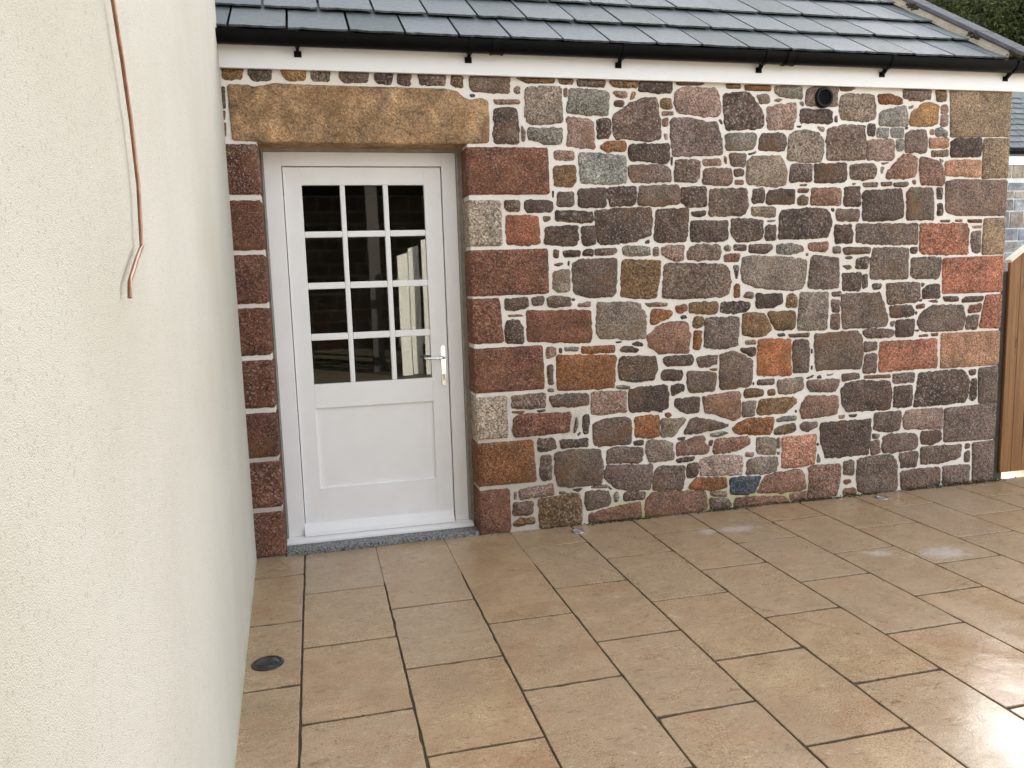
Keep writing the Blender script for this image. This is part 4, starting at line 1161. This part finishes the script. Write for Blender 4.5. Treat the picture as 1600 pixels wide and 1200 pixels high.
e = 0.235; k = 0; s = 0.04
while s < SR2-0.1:
    xx = 13.0 + (0.15 if k % 2 else 0)
    while xx < 15.6:
        slate(xx, xx+0.3, s, min(SR2, s+1.6*e), 0.030, 0.006, 0.008, rp2, nr, M_slate); xx += 0.3
    s += e; k += 1

# ================================================================== HILLSIDE PLANTING
def leaf_cloud(blobs, n, size, rs, up=0.3, flat=0.0):
    vs_, fs, tn = [], [], []
    tot = sum(b_[3]*b_[3] for b_ in blobs)
    for (cx, cy, cz, r, rz) in blobs:
        m = int(n*r*r/tot)
        for q in range(m):
            d = Vector((rs.gauss(0, 1), rs.gauss(0, 1), rs.gauss(0, 1))).normalized()
            rr = r*(rs.random()**0.33)*(1+0.35*noise.noise(Vector((d.x*2+cx, d.y*2+cy, d.z*2))))
            p = Vector((cx+d.x*rr, cy+d.y*rr, cz+d.z*rr*rz/r))
            a = Vector((rs.gauss(0, 1), rs.gauss(0, 1), rs.gauss(0, 1)+up)).normalized(); c = a.cross(Vector((rs.gauss(0, 1), rs.gauss(0, 1), rs.gauss(0, 1)))).normalized()
            L = size*rs.uniform(.6, 1.4); W_ = L*0.42
            b0 = len(vs_); vs_ += [p-a*L*.5, p+c*W_*.5, p+a*L*.5, p-c*W_*.5]; fs.append((b0, b0+1, b0+2, b0+3))
            t = min(1, max(0, rs.gauss(0.5, .22))); tn += [(t, t, t)]*4
    return vs_, fs, tn
rs = random.Random(21)
def bush(name, x, y, r, h, mat, label, group, n, size):
    z = hill_z(x, y)-0.1
    o = empty(name, (x, y, z)); tag(o, label, 'bush' if 'bush' in name else 'tree', group)
    blobs = [(rs.gauss(0, r*.45), rs.gauss(0, r*.45), h*rs.uniform(.3, .78), r*rs.uniform(.4, .6), h*.26) for _ in range(8)]
    v, f, t = leaf_cloud(blobs, n, size, rs); mesh_obj('foliage', v, f, mat, o, tint=t)
    b = MB()
    for q in range(4): b.tube([(rs.gauss(0, .1), rs.gauss(0, .1), -0.2), (blobs[q][0]*.5, blobs[q][1]*.5, h*.3), (blobs[q][0], blobs[q][1], blobs[q][2])], [0.06, 0.045, 0.02], 6)
    b.build('stem', M_bark, o)
for (x, y, r, h, lab) in ((23.5, 17.0, 1.8, 4.6, 'green gorse bush on the slope, lowest one just above the coping'), (22.0, 18.3, 1.7, 4.6, 'olive gorse bush on the slope, just left of the lowest one'),
                          (25.2, 17.6, 1.9, 4.4, 'dark gorse bush at far right of the slope'), (24.0, 19.2, 1.8, 4.4, 'gorse bush in the middle of the slope behind the lower ones'),
                          (21.0, 19.6, 1.7, 4.4, 'gorse bush at the left, partly hidden by roof coping'), (26.4, 20.2, 2.0, 4.2, 'broad gorse bush standing highest on the slope'),
                          (23.4, 21.2, 2.0, 4.2, 'upper gorse bush below the dark trees')):
    bush('gorse_bush', x, y, r, h, M_gorse, lab, 'gorse bushes on the hillside', 15000, 0.13)

def pine(x, y, base, top, cw, label, n, blobs_n=16, size=0.45):
    o = empty('shade_pine', (x, y, base)); tag(o, label, 'tree', 'pines on the hillside')
    H = top-base
    b = MB(); b.tube([(0, 0, -0.5), (0.1, 0.05, H*.35), (0, 0.1, H*.7), (0.05, 0, H*.95)], [0.30, 0.24, 0.15, 0.05], 9); b.build('trunk', M_bark, o)
    bl = []
    for q in range(blobs_n):
        a = rs.uniform(0, 6.28); hh = rs.uniform(0.40, 0.97); rad = cw*(0.15+0.75*rs.random())*(1.15-hh*0.55)
        bl.append((rad*math.cos(a), rad*math.sin(a), H*hh, cw*rs.uniform(.32, .5), cw*.34))
    v, f, t = leaf_cloud(bl, n, size, rs); mesh_obj('crown', v, f, M_pine, o, tint=t)
    b = MB()
    for q in bl[:10]: b.tube([(0, 0, q[2]*.85), (q[0]*.6, q[1]*.6, q[2]*.93), (q[0], q[1], q[2])], [0.10, 0.06, 0.03], 6)
    b.build('limb', M_bark, o)
def az_pt(d, u):
    s_, c_ = math.sin(R(SUN_AZ)), math.cos(R(SUN_AZ)); return (d*s_+u*c_, d*c_-u*s_)
for (d, u, top, cw, lab) in ((28, 3.0, 22.0, 2.3, 'slender pine added for shade on the hill nearest the gable end of the stone house'), (31, 5.3, 21.0, 0.9, 'narrow dark pine rising above the gorse at the far right'),
                        (27, 0.8, 21.5, 2.7, 'tall dense pine added for shade on the hill directly behind the stone house roof'), (30, -3.2, 19, 2.8, 'tall pine added for shade farther left on the hill behind the stone house'),
                        (33, -0.8, 21.5, 2.6, 'tallest pine, added for shade, standing highest up the hill behind the house')):
    x, y = az_pt(d, u); pine(x, y, hill_z(x, y), top, cw, lab, 14000, 26)  # pines added by sun bearing so their crowns shade wall and yard

# ================================================================== ACROSS THE YARD (seen only as a reflection in the door glass)
shed = empty('open_shed', (0, -9.0, 0)); tag(shed, 'dark open-fronted stone shed across the yard, facing the door', 'shed')
def sp_(o): o.parent = shed; o.matrix_parent_inverse = Matrix.Translation((0, 9.0, 0)); return o
b = MB(); b.box(-5, 6, -14.4, -14.0, -0.02, 3.6); b.box(-5.4, -5.0, -14.4, -9.0, -0.02, 3.6); b.box(6.0, 6.4, -14.4, -9.0, -0.02, 3.6)
sw = sp_(b.build('shed_wall', M_mortar))
b = MB(); b.box(-5.4, 6.4, -9.25, -9.0, 3.30, 3.60, .01); b.box(-5.4, 6.4, -11.6, -11.4, 3.3, 3.6, .01)
for xx in (-2.4, 1.95, 4.2): b.box(xx, xx+0.2, -9.22, -9.02, -0.02, 3.295, .01)
sp_(b.build('shed_frame', M_timber_dark))
b = MB(); b.prism([(-8.5, 3.56), (-11.6, 5.8), (-14.6, 3.63), (-14.6, 3.60), (-8.5, 3.52)], 'x', -5.6, 6.6); sp_(b.build('shed_roof', M_slate))
rs = random.Random(8); z = 0.02
while z < 3.3:
    h = rs.uniform(.22, .4); xx = -4.9
    while xx < 5.6:
        w = rs.uniform(.3, .7); cx, cz = xx+w/2, z+h/2
        P = [(-w/2+.02, -h/2+.02), (w/2-.03, -h/2+.03), (w/2-.02, h/2-.02), (-w/2+.04, h/2-.03)]
        o = mesh_obj('stone', [(q[0], .05, q[1]) for q in P]+[(q[0], -.02, q[1]) for q in P], [(3, 2, 1, 0), (0, 1, 5, 4), (1, 2, 6, 5), (2, 3, 7, 6), (3, 0, 4, 7)], M_granite, sw, False, (cx, -14.0, cz), vary(TINT[rs.choice('kbmrv')], rs))
        o.matrix_parent_inverse = Matrix.Translation((0, 0, 0)); xx += w
    z += h
fen = empty('board_fence', (3.1, -8.2, 0)); tag(fen, 'white painted board fence across the yard, mirrored in the door glass', 'fence')
M_fence = mk_simple('white_fence_paint', (0.74, 0.72, 0.64), 0.7, 0.05, 8)
for i in range(9):
    x0 = 2.36+0.20*i-3.1; b = MB(); yb = -0.16 if i in (1, 3, 5) else 0.0
    b.prism([(x0, -0.02), (x0+0.17, -0.02), (x0+0.17, 2.02+0.12*i), (x0, 1.97+0.12*i)], 'y', yb-0.03, yb); b.build('fence_board', M_fence, fen)
b = MB(); b.box(-0.75, 1.05, -0.25, -0.195, 0.5, 0.62); b.box(-0.75, 1.05, -0.25, -0.195, 1.5, 1.62); b.build('fence_rail', M_fence, fen)
